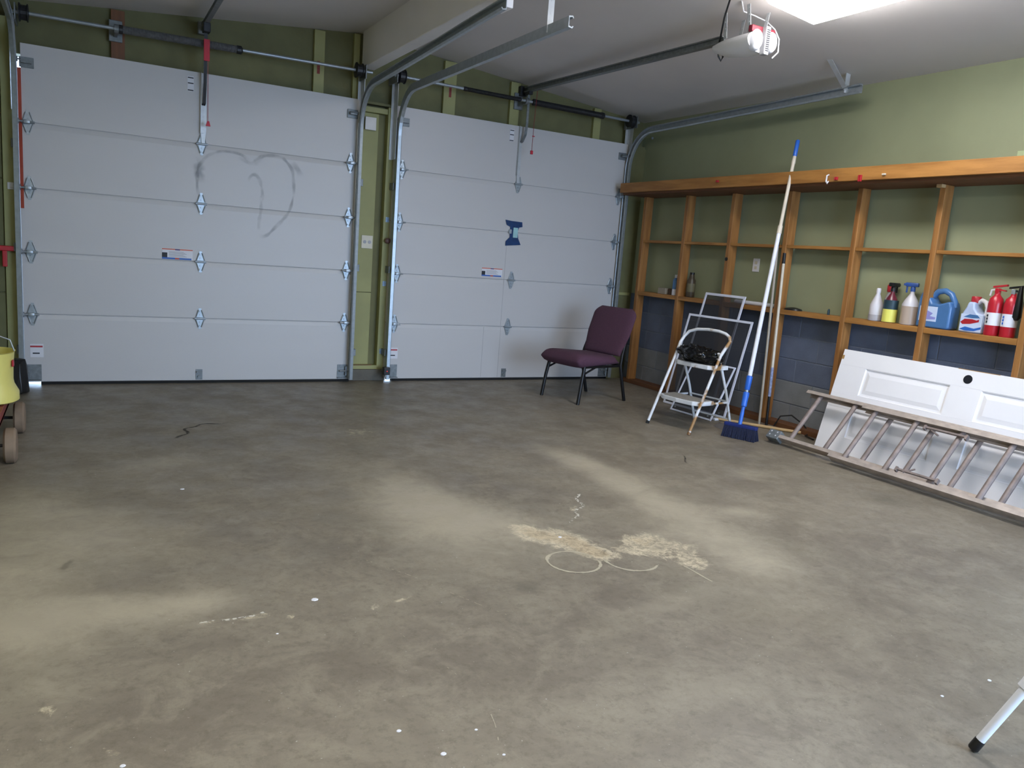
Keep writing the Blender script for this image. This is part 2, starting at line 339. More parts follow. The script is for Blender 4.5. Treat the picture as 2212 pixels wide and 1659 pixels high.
slab = struct(MB().box(XL - .1, XR + .1, YB - .1, .2, -.15, -.002).build('floor_slab', curb_m)); slab.name = 'trim_2'
def fl(name, pts, wd, m, seed=0, wob=.3): return ribbon(name, pts, wd, m, floor, 'floor', wob=wob, seed=seed)
fl('crack', [(-1.24,-1.86),(-1.17,-1.76),(-1.13,-1.62),(-1.06,-1.5),(-.96,-1.49),(-.87,-1.48)], .035, crack_dk, 1, .6)
fl('crack', [(1.84,-2.86),(1.84,-2.9),(1.75,-3.0),(1.71,-3.08)], .02, crack_dk, 2, .6)
fl('crack', [(-.02,-2.16),(.23,-2.55),(.52,-2.86),(.74,-3.13)], .016, crack_lt, 3)
fl('crack', [(-.75,-3.89),(-.58,-4.18),(-.47,-4.43),(-.37,-4.62)], .008, crack_lt, 4)
fl('crack', [(-.68,-4.95),(-.71,-5.02),(-.73,-5.11),(-.78,-5.25)], .006, crack_lt, 5)
fl('crack', [(-.75,-4.74),(-.73,-4.83),(-.72,-4.92)], .005, crack_lt, 6)
fl('crack', [(-.81,-4.49),(-.79,-4.58),(-.78,-4.67)], .005, crack_lt, 7)
fl('drip_stain', [(.69,-3.38),(.62,-3.48),(.58,-3.56),(.48,-3.63),(.43,-3.74),(.28,-3.86)], .05, chalk_m, 8, .5)
fl('drip_stain', [(.53,-4.34),(.53,-4.42),(.53,-4.63)], .018, ring_m, 9, .2)
fl('drip_stain', [(-1.45,-4.27),(-1.39,-4.28),(-1.32,-4.28),(-1.26,-4.27),(-1.19,-4.29),(-1.14,-4.26),(-1.1,-4.26)], .028, chalk_m, 10, .5)
fl('drip_stain', [(-1.12,-4.32),(-1.09,-4.33)], .02, chalk_m, 11, .3)
for cx, cy_, rx, a0, a1 in ((.094, -4.225, .112, 0, 360), (.345, -4.285, .115, 150, 330)):
    pts = [(cx + rx * math.cos(R(a)), cy_ + rx * math.sin(R(a))) for a in range(a0, a1 + 1, 8)]
    fl('ring_stain', pts, .026, ring_m, 12, .05)
for x, y, r_ in ((-.99,-4.23,.011),(-1.16,-4.43,.004),(-.91,-5.18,.007),(-.98,-5.05,.006),(-1.28,-2.85,.009),(-1.62,-4.94,.006),(.88,-5.5,.006),(.63,-5.5,.005),(.19,-3.96,.008),(-.77,-5.24,.004),(-.79,-5.12,.004)):
    c = MB(); c.lathe([(r_, 0), (r_ * .8, r_ * .25)], (x, y, .0005), 7, sx=1.2); c.build('paint_fleck', paper, floor)

# ceiling : two low-pitched slopes
def quadslab(x0, x1, name):
    b = MB(); z0, z1 = ceil_z(x0), ceil_z(x1)
    b.prism([(x0, z0), (x1, z1), (x1, z1 + .1), (x0, z0 + .1)], 1, YB - .1, .25)
    return b
b = quadslab(XL - .12, RIDGE, ''); z0, z1 = ceil_z(RIDGE), ceil_z(XR + .12)
b.prism([(RIDGE, z0), (XR + .12, z1), (XR + .12, z1 + .1), (RIDGE, z0 + .1)], 1, YB - .1, .25)
ceiling = struct(b.build('ceiling', white_ceiling))
struct(MB().prism([(.41, 2.70), (.52, 2.70), (.52, ceil_z(.52) + .02), (.465, ZR + .02), (.41, ceil_z(.41) + .02)], 1, YB, .045).build('trim_1', beam_white, bevel=.006))

# right wall
wr = struct(MB().box(XR, XR + .12, YB - .1, .25, .93, 2.80).build('wall_right', green_wall))
struct(MB().box(XR + .001, XR + .12, YB - .1, .25, -.1, .929).build('mortar_bed', mortar_m, wr))
blk = {}
for k, z in enumerate((.0, .187, .374, .561, .748)):
    y = .12 + (.2 if k % 2 else 0); i = 0
    while y > -5.6:
        L = .394; nm = 'painted' if k > 1 else 'bare'
        key = (nm,)
        if key not in blk:
            t = MB(); t.box(0, .05, -L, 0, 0, .181, .004); o = t.build('concrete_block', block_m if nm == 'painted' else block_b, wr); blk[key] = o.data; o.location = (XR - .004 + .002 * rng.random(), y, z)
        else: share('concrete_block', blk[key], (XR - .004 + .002 * rng.random(), y, z), wr)
        y -= L + .006
MB().box(XR - .004, XR + .02, -3.96, -3.78, 2.055, 2.125).build('paint_patch', mat('pale_green_paint', '#b2bf92', .6, 0, .1, 8), wr)
MB().lathe([(.012, 0), (.014, .012), (.006, .02)], (0, 0, 0), 10, Matrix.Translation((XR, -.05, 2.53)) @ Matrix.Rotation(R(-90), 4, 'Y')).build('bolt_head', galv, wr)
# left and back walls (outside the picture apart from the light they bounce)
struct(MB().box(XL - .12, XL, YB - .1, .25, -.1, 2.8).build('wall_left', green))
b = MB(); b.box(XL - .1, .2, YB - .12, YB, -.1, 3.05); b.box(3.0, XR + .1, YB - .12, YB, -.1, 3.05); b.box(.2, 3.0, YB - .12, YB, 2.3, 3.05)
struct(b.build('wall_back', green))
b = MB(); b.box(.14, .2, YB - .14, YB + .02, 0, 2.36); b.box(3.0, 3.06, YB - .14, YB + .02, 0, 2.36); b.box(.2, 3.0, YB - .14, YB + .02, 2.3, 2.36)
struct(b.build('trim_3', fixture_white))
struct(MB().box(-14, 14, -22, 14, -.3, -.16).build('driveway', drive_m))

# front wall with the two openings; door leaves hang on its inner face
OPEN = ((-2.075, .385), (.745, 3.215)); TOP = 2.425
b = MB()
for x0, x1, z0, z1 in ((XL - .1, -2.072, -.1, 2.0), (XL - .1, -2.112, 2.0, 2.37), (XL - .1, -2.055, 2.37, TOP), (3.215, XR + .1, -.1, TOP)):
    b.box(x0, x1, YF, .2, z0, z1)
b.box(.385, .745, .13, .2, -.1, TOP)
b.prism([(XL - .1, TOP), (XR + .1, TOP), (XR + .1, ceil_z(XR) + .03), (RIDGE, ZR + .03), (XL - .1, ceil_z(XL) + .03)], 1, .115, .2)
wf = struct(b.build('wall_front', green_dk))
def wfp(name, m, *a, **k): return MB().box(*a, **k).build(name, m, wf)
def up(x, d=.005): return ceil_z(x) - d
for x, w_, m in ((-1.444, .092, wood_brown), (.055, .088, green), (.372, .052, green), (1.247, .12, green), (1.92, .10, green), (2.87, .085, green)):
    wfp('header_stud', m, x - w_ / 2, x + w_ / 2, .075, .118, TOP + .02, up(x) - .01, bev=.002)
for x, z in ((.05, 2.60), (1.25, 2.60)): wfp('paint_mark', mat('red_crayon', '#8a3a34', .7, 0, .3, 60), x - .012, x + .012, .0742, .076, z, z + .10)
wfp('header_plate', green_dk, XL, 3.48, .05, .12, TOP, TOP + .02)
wfp('jamb_stud', green, -2.185, -2.115, .012, .055, 0, 2.60, bev=.002)
for z0, z1 in ((0, .68), (.69, 1.495), (1.505, 2.3), (2.31, 2.66)): wfp('siding_panel', green_dk, XL, -2.19, .035, .052, z0, z1, bev=.003)
wfp('jamb_stud', green, .385, .432, .045, .13, 0, 2.42, bev=.002)
wfp('jamb_stud', green, .668, .745, .045, .13, 0, 2.42, bev=.002)
wfp('post_panel', green, .432, .605, .112, .13, .14, .798, bev=.002)
wfp('post_panel', green, .432, .605, .112, .13, .803, 2.36, bev=.002)
wfp('post_panel', green_dk, .605, .668, .118, .13, .14, 2.36, bev=.002)  # dark green strip stands in for the vertical shadow beside the stud
wfp('cross_block', green, .432, .668, .06, .13, 2.36, 2.405, bev=.003)
wfp('sill_plate', green, .388, .668, .042, .13, .105, .14, bev=.003)
wfp('sill_plate', wood_dk, .40, .62, .040, .043, .140, .147)
wfp('concrete_curb', curb_m, .40, .745, .03, .13, 0, .104, bev=.006)
for z in (1.46, .89, .27):
    wfp('metal_patch', mat('blue_zinc', '#8fa3b8', .35, .5, .3, 60), .688, .722, .0425, .0455, z - .022, z + .022)
wfp('header_plate', green, 3.235, 3.45, .03, .052, .90, .93)

# ---------------------------------------------------------------- garage doors
SEC = [(.022, .531), (.535, .988), (.992, 1.445), (1.449, 1.903), (1.907, 2.438)]
HZ = (.533, .990, 1.447, 1.905)
def panel_mesh(w, left):
    me = {}
    for i, (a, c) in enumerate(SEC):
        h = c - a; b = MB()
        prof = [(.045, 0), (.0035, 0), (0, .004), (0, h - .034), (.003, h - .016), (.006, h - .002), (.012, h - .001), (.014, h + .008), (.045, h + .008)] if i < 4 else [(.045, 0), (.0035, 0), (0, .004), (0, h), (.045, h)]
        if i: prof = [(.045, .009), (.011, .009), (.011, 0)] + prof[1:]
        b.prism([(y, z) for y, z in prof], 0, -w / 2 + (.034 if i == 4 and left else 0), w / 2); me[i] = b
    return me
def leaf(b, up_, h):
    s = 1 if up_ else -1
    pts = [(-.036, 0), (-.030, .02), (-.013, h - .02), (-.010, h - .004), (.010, h - .004), (.013, h - .02), (.030, .02), (.036, 0)]
    b.prism([(x, s * z) for x, z in pts], 1, -.004, 0)
    for sx in (-1, 1):
        b.tube([(sx * .030, -.006, s * .012), (sx * .011, -.008, s * (h - .018))], .0045, 6)
    b.tube([(0, -.006, s * (h - .03)), (0, -.011, s * (h - .03))], .006, 8); b.tube([(0, -.006, s * .03)
, (0, -.012, s * .03)], .006, 8)
def hinge_mesh(edge):
    b = MB(); leaf(b, True, .088); leaf(b, False, .088)
    b.tube([(-.042, -.012, 0), (.042, -.012, 0)], .009, 10)
    if edge:
        b.box(edge * .005 - .02, edge * .005 + .02, -.055, 0, -.012, .012, .003)
        b.tube([(edge * -.045, -.045, 0), (edge * .060, -.045, 0)], .0065, 8); b.tube([(edge * .05, -.045, 0), (edge * .074, -.045, 0)], .019, 12)
    me = b.build('hinge', galv, None, smooth=True); d = me.data; bpy.data.objects.remove(me); return d
HM = {0: hinge_mesh(0), -1: hinge_mesh(-1), 1: hinge_mesh(1)}
def garage_door(x0, x1, hx, label, lift_x, lab, tagx, brx):
    xc = (x0 + x1) / 2; w_ = x1 - x0
    g = thing('garage_door', label, 'garage door', (xc, 0, 0))
    for i, b in panel_mesh(w_, x0 < 0).items():
        o = b.build('door_panel', door_white, g); o.location = (0, 0, SEC[i][0])
    for j, x in enumerate(hx):
        for z in HZ:
            if j == 1 and x > 1 and abs(z - 1.447) < .01: continue          # taped over
            share('hinge', HM[j - 1], (x - xc, 0, z), g)
    off = (xc, 0, 0)
    for x, s in ((hx[0], -1), (hx[2], 1)):
        b = MB(); b.box(x - .045, x + .045, -.012, 0, 2.275, 2.345, .002); b.box(x - .03, x + .03, -.05, -.01, 2.30, 2.312); b.tube([(x - .03, -.045, 2.32), (x + s * .06, -.045, 2.32)], .0065, 8); b.tube([(x + s * .05, -.045, 2.32), (x + s * .074, -.045, 2.32)], .019, 12)
        b.build('top_roller_bracket', galv_dull, g, off=off)
        b = MB(); b.box(x - .045, x + .05, -.004, 0, .035, .155); b.box(x - .045, x + .05, -.035, -.004, .035, .041); b.tube([(x - .03, -.03, .10), (x + s * .06, -.03, .10)], .007, 8); b.box(x + s * .03 - .008, x + s * .03 + .008, -.03, 0, .06, .14)
        b.build('bottom_bracket', galv_dull, g, off=off)
    b = MB(); b.box(lift_x - .026, lift_x + .026, -.004, 0, .03, .115, .001); b.box(lift_x - .022, lift_x + .022, -.022, -.004, .088, .10, .002); b.tube([(lift_x, -.004, .055), (lift_x, -.014, .055)], .012, 12)
    b.build('lift_handle', galv_dull, g, off=off)
    sx0 = x0 + (.115 if x0 < 0 else .075)
    MB().box(sx0, x1, .002, .045, 0, .022).build('bottom_seal', rubber, g, off=off)
    # operator strut
    b = MB(); b.box(brx - .022, brx + .022, -.004, 0, 1.985, 2.437); b.box(brx - .022, brx - .018, -.03, -.004, 1.985, 2.437)
    for k in range(9): b.tube([(brx + .004, -.004, 2.02 + k * .048), (brx + .004, -.006, 2.02 + k * .048)], .007, 8)
    b.prism([(brx - .018, 1.985), (brx + .018, 1.985), (brx + .010, 1.90), (brx - .010, 1.90)], 1, -.0165, -.004)
    b.build('operator_strut', galv_shade, g, off=off)
    # warning label
    a0, a1, c0, c1 = lab
    t = MB().box(a0, a1, -.0022, 0, c0, c1).build('warning_label', paper, g, off=off); h = c1 - c0; ww = a1 - a0
    MB().box(a0, a1, -.003, -.002, c1 - h * .09, c1).build('label_band', orange, t, off=off)
    MB().box(a0 + ww * .42, a0 + ww * .58, -.0036, -.003, c1 - h * .12, c1).build('label_mark', mat('label_violet', '#51366f', .5), t, off=off)
    MB().box(a0, a0 + ww * .17, -.003, -.002, c0 + h * .16, c0 + h * .62).build('label_picture', ink, t, off=off)
    MB().box(a0, a1 - ww * .04, -.003, -.002, c0, c0 + h * .16).build('label_band', labblue, t, off=off)
    MB().box(a0 + ww * .42, a0 + ww * .56, -.0036, -.003, c0 + h * .02, c0 + h * .14).build('label_mark', orange, t, off=off)
    b = MB()
    for k in range(6): b.box(a0 + ww * .22, a0 + ww * (.80 - .05 * (k % 3)), -.003, -.002, c0 + h * (.26 + k * .09), c0 + h * (.30 + k * .09))
    b.build('label_text', inkgrey, t, off=off)['kind'] = 'stuff'
    # small labels
    t = MB().box(tagx, tagx + .085, -.0022, 0, .21, .31).build('small_label', paper, g, off=off)
    MB().box(tagx, tagx + .08, -.003, -.002, .285, .297).build('label_band', red, t, off=off)
    MB().box(tagx + .015, tagx + .06, -.003, -.002, .235, .245).build('label_text', ink, t, off=off)
    t = MB().box(brx - .115, brx - .07, -.0022, 0, 2.29, 2.40).build('small_label', paper, g, off=off)
    for z in (2.385, 2.345, 2.293): MB().box(brx - .113, brx - .072, -.003, -.002, z, z + .008).build('label_text', ink, t, off=off)
    return g
gd1 = garage_door(-2.095, .40, (-2.025, -.863, .332), 'left white sectional garage door smudged with a grey heart outline', -.865, (-1.146, -.922, .998, 1.079), -2.045, -.855)
gd2 = garage_door(.728, 3.228, (.800, 1.978, 3.160), 'right white sectional garage door with blue tape patch behind purple chair', 1.972, (1.655, 1.877, 1.015, 1.093), .765, 1.965)
o1 = gd1.location
def smudge(p, wd, s, wob=.1): ribbon('dust_smudge', p, wd, smudge_m, gd1, 'door', o1, wob, s, .0016)
smudge([(-.478,1.823),(-.371,1.885),(-.241,1.89),(-.155,1.799),(-.134,1.594),(-.19,1.418),(-.3,1.287),(-.38,1.213),(-.425,1.236)], .045, 1)
smudge([(-.493,1.818),(-.569,1.868),(-.71,1.874),(-.831,1.827),(-.888,1.731),(-.9,1.588),(-.871,1.465)], .04, 2)
smudge([(-.504,1.649),(-.494,1.705),(-.451,1.731),(-.409,1.67),(-.392,1.568),(-.404,1.418),(-.426,1.266)], .045, 3)
smudge([(-.57,1.86),(-.53,1.815),(-.485,1.80),(-.44,1.83),(-.40,1.87)], .06, 4)
smudge([(-.86,1.80),(-.885,1.70),(-.87,1.6)], .12, 5)
smudge([(-.16,1.86),(-.10,1.80),(-.09,1.74)], .08, 6)
o2 = gd2.location
tp = MB(); tp.prism([(1.868,1.562),(1.935,1.556),(2.052,1.553),(2.058,1.508),(2.022,1.50),(2.008,1.46),(2.020,1.395),(2.052,1.335),(1.885,1.318),(1.885,1.36),(1.925,1.40),(1.925,1.50),(1.885,1.515)], 1, -.0105, -.007)
tp = tp.build('tape_patch', tape_blue, gd2, off=o2)
MB().box(1.958, 2.008, -.016, -.0104, 1.40, 1.495).build('teal_scrap', teal_scrap, tp, off=o2)
MB().box(1.912, 1.94, -.014, -.0104, 1.435, 1.475).build('silver_scrap', galv, tp, off=o2)
MB().box(1.93, 2.0, -.0075, 0, 1.36, 1.54).build('patch_backing', tape_blue, tp, off=o2)

for x, z0, z1 in ((1.902, .54, 1.33), (1.72, .03, .525), (1.905, .03, .525)): MB().box(x - .002, x + .002, -.0006, .0, z0, z1).build('repair_seam', mat('seam_grey', '#aaa8a8', .5), gd2, off=o2)
# ---------------------------------------------------------------- tracks
def track_path(x, y_end, z_end, zc=2.18, yv=-.055, z_top=2.545):
    r = .34; P = [(x, yv, .03), (x, yv, zc)]
    for k in range(1, 10):
        a = R(90) * k / 10; P.append((x, yv - r * (1 - math.cos(a)), zc + (z_top - zc) * math.sin(a)))
    P += [(x, yv - r, z_top), (x, y_end, z_end)]
    return P
TP = lambda s: [(s * .004, .030), (s * .004, -.030), (s * -.022, -.034), (s * -.030, -.022), (s * -.024, -.020), (s * -.018, -.027), (s * 0, -.022), (s * 0, .022), (s * -.018, .027), (s * -.024, .020), (s * -.030, .022), (s * -.022, .034)]
def track(x, s, y_end, z_end, label, zt=2.545):
    t = thing('door_track', label, 'door track', (x, -.055, 0), 0, 'garage door tracks')
    off = t.location
    MB().bar(track_path(x, y_end, z_end, z_top=zt), TP(s)).build('rail', galv, t, off=off)
    for z in (.27, 1.02, 1.75): MB().box(x - .012 + s * .006, x + .012 + s * .022, -.05, .045, z - .03, z + .03, .002).build('wall_bracket', galv_dull, t, off=off)
    b = MB(); b.box(x + s * .010, x + s * .014, -.05, .04, 1.98, 2.62); b.box(x + s * .010 - .028, x + s * .010 + .028, .036, .042, 1.98, 2.62)
    b.build('flag_bracket', galv_shade, t, off=off)
    return t
tA = track(-2.11, -1, -2.6, 2.60, 'galvanised track at far left edge of left garage door')
tB = track(.402, 1, -2.62, 2.615, 'galvanised track running under the white ridge beam', 2.525)
tC = track(.725, -1, -2.78, 2.555, 'galvanised track left of right garage door, hung by perforated strap')
tD = track(3.222, 1, -2.76, 2.60, 'galvanised track along right wall above the wooden shelving')
def strap(t, p0, p1, w_=.016, th=.002, ax=0, holes=6, m=galv_shade):
    off = t.location; p0, p1 = Vector(p0), Vector(p1); b = MB(); d = (p1 - p0); L = d.length
    q = d.to_track_quat('Z', 'Y').to_matrix().to_4x4(); q.translation = p0
    rot = q @ Matrix.Rotation(R(ax), 4, 'Z')
    b.box(-w_, w_, -th, th, 0, L, 0, rot)
    for k in range(holes): 
        z = L * (k + .5) / holes
        bb = bmesh.ops.create_cone(b.bm, segments=8, radius1=.006, radius2=.006, depth=.006, cap_ends=True, matrix=rot @ Matrix.Translation((0, 0, z)) @ Matrix.Rotation(R(90), 4, 'X'))
    return b.build('hanger_strap', m, t, off=off)
strap(tC, (.735, -2.545, 2.54), (.735, -2.545, ceil_z(.735) + .002), .02)
strap(tD, (3.226, -2.62, 2.59), (3.226, -2.62, ceil_z(3.226) + .002), .022)
strap(tD, (3.222, -2.62, 2.61), (2.92, -2.70, ceil_z(2.92) + .002), .018, m=galv_shade)
strap(tA, (-2.12, -2.4, 2.58), (-2.12, -2.4, ceil_z(-2.12) + .002), .02)
b = MB(); b.box(.412, .478, -2.56, -2.42, 2.62, 2.702, .004); b.build('wooden_hanger_block', beam_white, tB, off=tB.location)

# torsion shafts
def torsion(x0, x1, z0, z1, springs, drums, bearing, label):
    t = thing('torsion_shaft', label, 'torsion shaft', ((x0 + x1) / 2, -.1, z0)); off = t.location
    zz = lambda x: z0 + (z1 - z0) * (x - x0) / (x1 - x0)
    MB().tube([(x0, -.1, z0), (x1, -.1, z1)], .0125, 10).build('shaft', galv, t, True, off=off)
    for a, c, r_ in springs:
        n = int((c - a) / .0045 / 2); P = []
        prof = []; L = c - a; k = 90
        for i in range(k * 2 + 1): prof.append((r_ * (1 if i % 2 else .9), L * i / (2 * k)))
        mt = Matrix.Translation((a, -.1, zz(a))) @ Matrix.Rotation(math.atan2(-(z1 - z0), x1 - x0), 4, 'Y') @ Matrix.Rotation(R(90), 4, 'Y')
        MB().lathe(prof, n=12, mtx=mt).build('torsion_spring', spring_left if a < 0 else dark_steel, t, off=off)
        for e, l in ((a - .02, .04), (c - .02, .05)): MB().lathe([(r_ * .75, 0), (r_ * 1.08, .008), (r_ * 1.08, l - .01), (r_ * .7, l)], n=12, mtx=Matrix.Translation((e, -.1, zz(e))) @ Matrix.Rotation(R(90), 4, 'Y')).build('winding_cone', dark_steel, t, off=off)
    for x in drums:
        b = MB(); b.lathe([(.02, 0), (.062, .004), (.062, .012), (.05, .016), (.05, .05), (.06, .055), (.06, .06), (.02, .066)], n=16, mtx=Matrix.Translation((x - .033, -.1, zz(x))) @ Matrix.Rotation(R(90), 4, 'Y'))
        b.build('cable_drum', dark_steel, t, off=off)
        e = x + (.05 if x < (x0 + x1) / 2 else -.05) * -1
        b = MB(); b.box(e - .004, e + .004, -.14, .08, zz(x) - .06, zz(x) + .05); b.build('end_plate', galv_dull, t, off=off)
    if bearing:
        x = bearing; b = MB(); b.box(x - .045, x + .045, .056, .073, zz(x) - .06, zz(x) + .09, .004); b.box(x - .012, x + .012, -.11, .065, zz(x) - .03, zz(x) + .03, .004); b.lathe([(.03, 0), (.03, .03)], n=12, mtx=Matrix.Translation((x - .015, -.1, zz(x))) @ Matrix.Rotation(R(90), 4, 'Y'))
        b.build('centre_bearing', galv_dull, t, off=off)
    return t
torsion(-2.13, .46, 2.618, 2.65, [(-1.43, -.617, .029)], (-2.03, .345), -1.46, 'torsion shaft with dark spring above left garage door')
torsion(.655, 3.26, 2.665, 2.645, [(1.32, 1.86, .019), (2.03, 2.80, .028)], (.72, 3.16), 1.95, 'torsion shaft with two dark springs above right garage door')

# ---------------------------------------------------------------- openers
def opener(x, y_head, z0, z1, label, full):
    t = thing('door_opener', label, 'garage door opener', (x, -.02, z0)); off = t.location
    rail = [(-.020, -.018), (.020, -.018), (.020, -.012), (.006, -.010), (.006, .010), (.020, .012), (.020, .018), (-.020, .018), (-.020, .012), (-.006, .010), (-.006, -.010), (-.020, -.012)]
    rail = [(a * (1.15 if full else .85), b_ * (1.25 if full else .9)) for a, b_ in rail]
    b = MB(); b.bar([(x, -.02, z0), (x, y_head, z1)], rail); b.build('rail', galv_dull, t, off=off)
    b = MB(); b.box(x - .035, x + .035, .02, .075, z0 - .05, z0 + .04, .004); b.box(x - .012, x + .012, -.06, .03, z0 - .03, z0 + .03); b.build('header_bracket', dark_steel if full else galv_dull, t, off=off)
    return t
op2 = opener(1.98, -2.66, 2.768, 2.715, 'white garage door opener glowing beside ceiling light', True); off = op2.location
b = MB(); b.hull([(x, y, z) for y, w0, za, zb in ((-2.60, .05, 2.64, 2.70), (-2.70, .085, 2.60, 2.715), (-2.85, .105, 2.58, 2.72), (-2.98, .11, 2.58, 2.72)) for k in range(24) for x, z in [(1.985 + w0 * math.cos(k * math.pi / 12), (za + zb) / 2 + (zb - za) / 2 * math.sin(k * math.pi / 12) * (1 if math.sin(k * math.pi / 12) < 0 else .8))]]); b.build('motor_cover', opener_white, op2, True, off=off)
b = MB(); b.box(1.895, 2.09, -2.99, -2.955, 2.69, 2.73, .006); b.build('chassis', mat('opener_chassis', '#7e2030', .5, .1), op2, off=off)
mt = Matrix.Translation((1.935, -2.985, 2.645)) @ Matrix.Rotation(R(90), 4, 'X')
MB().lathe([(.055, -.02), (.055, .01), (.045, .026), (.02, .034)], n=20, mtx=mt, sx=.8, sy=1.15).build('lamp_lens', lamp_lens, op2, True, off=off)
mt = Matrix.Translation((2.06, -2.985, 2.65)) @ Matrix.Rotation(R(90), 4, 'X')
MB().lathe([(.055, -.02), (.055, .01), (.045, .026), (.02, .034)], n=20, mtx=mt, sx=.7, sy=1.15).build('lamp_lens', lamp_lens, op2, True, off=off)
b = MB(); b.box(1.982, 2.02, -3.022, -2.98, 2.565, 2.73, .005); v = b.build('vent_strip', mat('vent_grey', '#9d9da0', .5), op2, off=off)
b = MB()
for k in range(11): b.box(1.988, 2.014, -3.0235, -3.0215, 2.585 + k * .012, 2.591 + k * .012)
b.build('vent_slots', ink, v, off=off)['kind'] = 'stuff'
for x, y, d in ((1.93, -2.72, -.02), (2.05, -2.72, .02), (1.93, -2.93, -.03), (2.05, -2.93, .02)):
    b = MB(); p0 = Vector((x, y, 2.70)); p1 = Vector((x + d, y, ceil_z(x + d) + .002)); q = (p1 - p0).to_track_quat('Z', 'Y').to_matrix().to_4x4(); q.translation = p0
    b.box(-.014, .014, -.0015, .0015, 0, (p1 - p0).length, 0, q)
    for k in range(4): b.lathe([(.005, -.004), (.005, .004)], n=8, mtx=q @ Matrix.Translation((0, 0, (k + .5) * (p1 - p0).length / 4)) @ Matrix.Rotation(R(90), 4, 'X'))
    b.build('hanger_strap', galv_shade, op2, off=off)
b = MB(); b.tube([(1.84, -2.93, ceil_z(1.84)), (1.93, -2.86, 2.835), (2.02, -2.86, 2.83), (2.09, -2.9, 2.80), (2.10, -2.97, 2.74), (2.115, -3.0, 2.68), (2.11, -3.01, 2.60), (2.06, -3.015, 2.555)], .004, 6); b.build('control_wire', pole_white, op2, True, off=off)
b = MB(); b.tube([(1.76, -2.92, ceil_z(1.76) + .002), (1.85, -2.78, 2.80), (1.96, -2.64, 2.73), (1.985, -2.60, 2.69), (2.01, -2.585, 2.63), (2.03, -2.59, 2.605), (2.035, -2.60, 2.63), (2.015, -2.60, 2.68)], .006, 7); b.build('power_cord', black, op2, True, off=off)
b = MB(); b.box(2.002, 2.022, -2.61, -2.59, 2.635, 2.672, .004); b.build('cord_plug', plate_m, op2, off=off)
# trolley arm + release cord of opener 2
b = MB(); b.box(1.96, 2.0, -.12, -.04, 2.715, 2.75, .004); b.build('trolley', dark_steel, op2, off=off)
b = MB(); b.bar([(1.98, -.08, 2.73), (1.985, -.075, 2.45), (1.985, -.06, 2.36), (1.975, -.03, 2.30), (1.965, -.02, 2.29)], [(-.012, -.003), (.012, -.003), (.012, .003), (-.012, .003)]); b.build('door_arm', galv_dull, op2, off=off)
b = MB(); b.tube([(2.0, -.2, 2.74), (1.99, -.2, 2.45), (1.988, -.2, 2.205)], .0025, 6); b.build('release_cord', mat('red_cord', '#8a2a2e', .7), op2, off=off)
MB().box(1.975, 2.001, -.208, -.192, 2.17, 2.205, .004).build('release_handle', red_tag, op2, off=off)
MB().box(1.983, 2.006, -.206, -.194, 2.33, 2.337).build('cord_tag', red_tag, op2, off=off)
# opener 1 : only its front end is in the picture
op1 = opener(-.86, -2.66, 2.778, 2.80, 'door opener rail with red tag above left garage door', False); off = op1.location
b = MB(); b.box(-.97, -.75, -2.99, -2.64, 2.62, 2.775, .03); b.build('motor_cover', opener_white, op1, True, off=off)
for x in (-.94, -.78): MB().box(x - .012, x + .012, -2.75, -2.747, 2.77, ceil_z(x) + .002).build('hanger_strap', galv_shade, op1, off=off)
MB().box(-.885, -.835, -.22, -.13, 2.70, 2.765, .004).build('trolley', dark_steel, op1, off=off)
MB().box(-.876, -.834, -.175, -.165, 2.50, 2.655, .002).build('warning_tag', red_tag, op1, off=off)
b = MB(); b.bar([(-.86, -.15, 2.74), (-.86, -.145, 2.6), (-.853, -.08, 2.36), (-.852, -.035, 2.21), (-.855, -.01, 2.20)], [(-.012, -.004), (.012, -.004), (.012, .004), (-.012, .004)]); b.build('door_arm', black, op1, off=off)
b = MB(); b.tube([(-.846, -.17, 2.52), (-.838, -.13, 2.25), (-.834, -.11, 2.07)], .0028, 6); b.build('release_cord', mat('pale_red_cord', '#a8666a', .7), op1, off=off)
b = MB(); b.prism([(-.850, 2.035), (-.815, 2.035), (-.825, 2.072), (-.838, 2.072)], 1, -.118, -.102); b.build('release_handle', red_tag, op1, off=off)

# ---------------------------------------------------------------- ceiling light
def fixture(x, y0, y1, label):
    zt = ceil_z(x) - .002; t = thing('ceiling_light', label, 'ceiling light', (x, (y0 + y1) / 2, zt), 0, 'fluorescent ceiling lights'); off = t.location
    sl = SL if x < RIDGE else -SL
    sh = Matrix.Translation((x, 0, zt)) @ Matrix.Rotation(-math.atan(sl), 4, 'Y')
    b = MB(); b.prism([(-.21, -.03), (-.20, -.001), (.20, -.001), (.21, -.03)], 1, y0, y1); b.xf(sh); b.build('housing', fixture_white, t, off=off)
    b = MB(); b.prism([(-.225, -.03), (-.215, -.085), (-.19, -.10), (.19, -.10), (.215, -.085), (.225, -.03)], 1, y0 + .004, y1 - .004); b.xf(sh); b.build('lens', lens_m, t, off=off)
    return t
fixture(1.975, -4.52, -3.22, 'lit white fluorescent ceiling light at the top right')
fixture(-1.35, -6.2, -4.9, 'lit fluorescent light over the left bay, behind the camera')

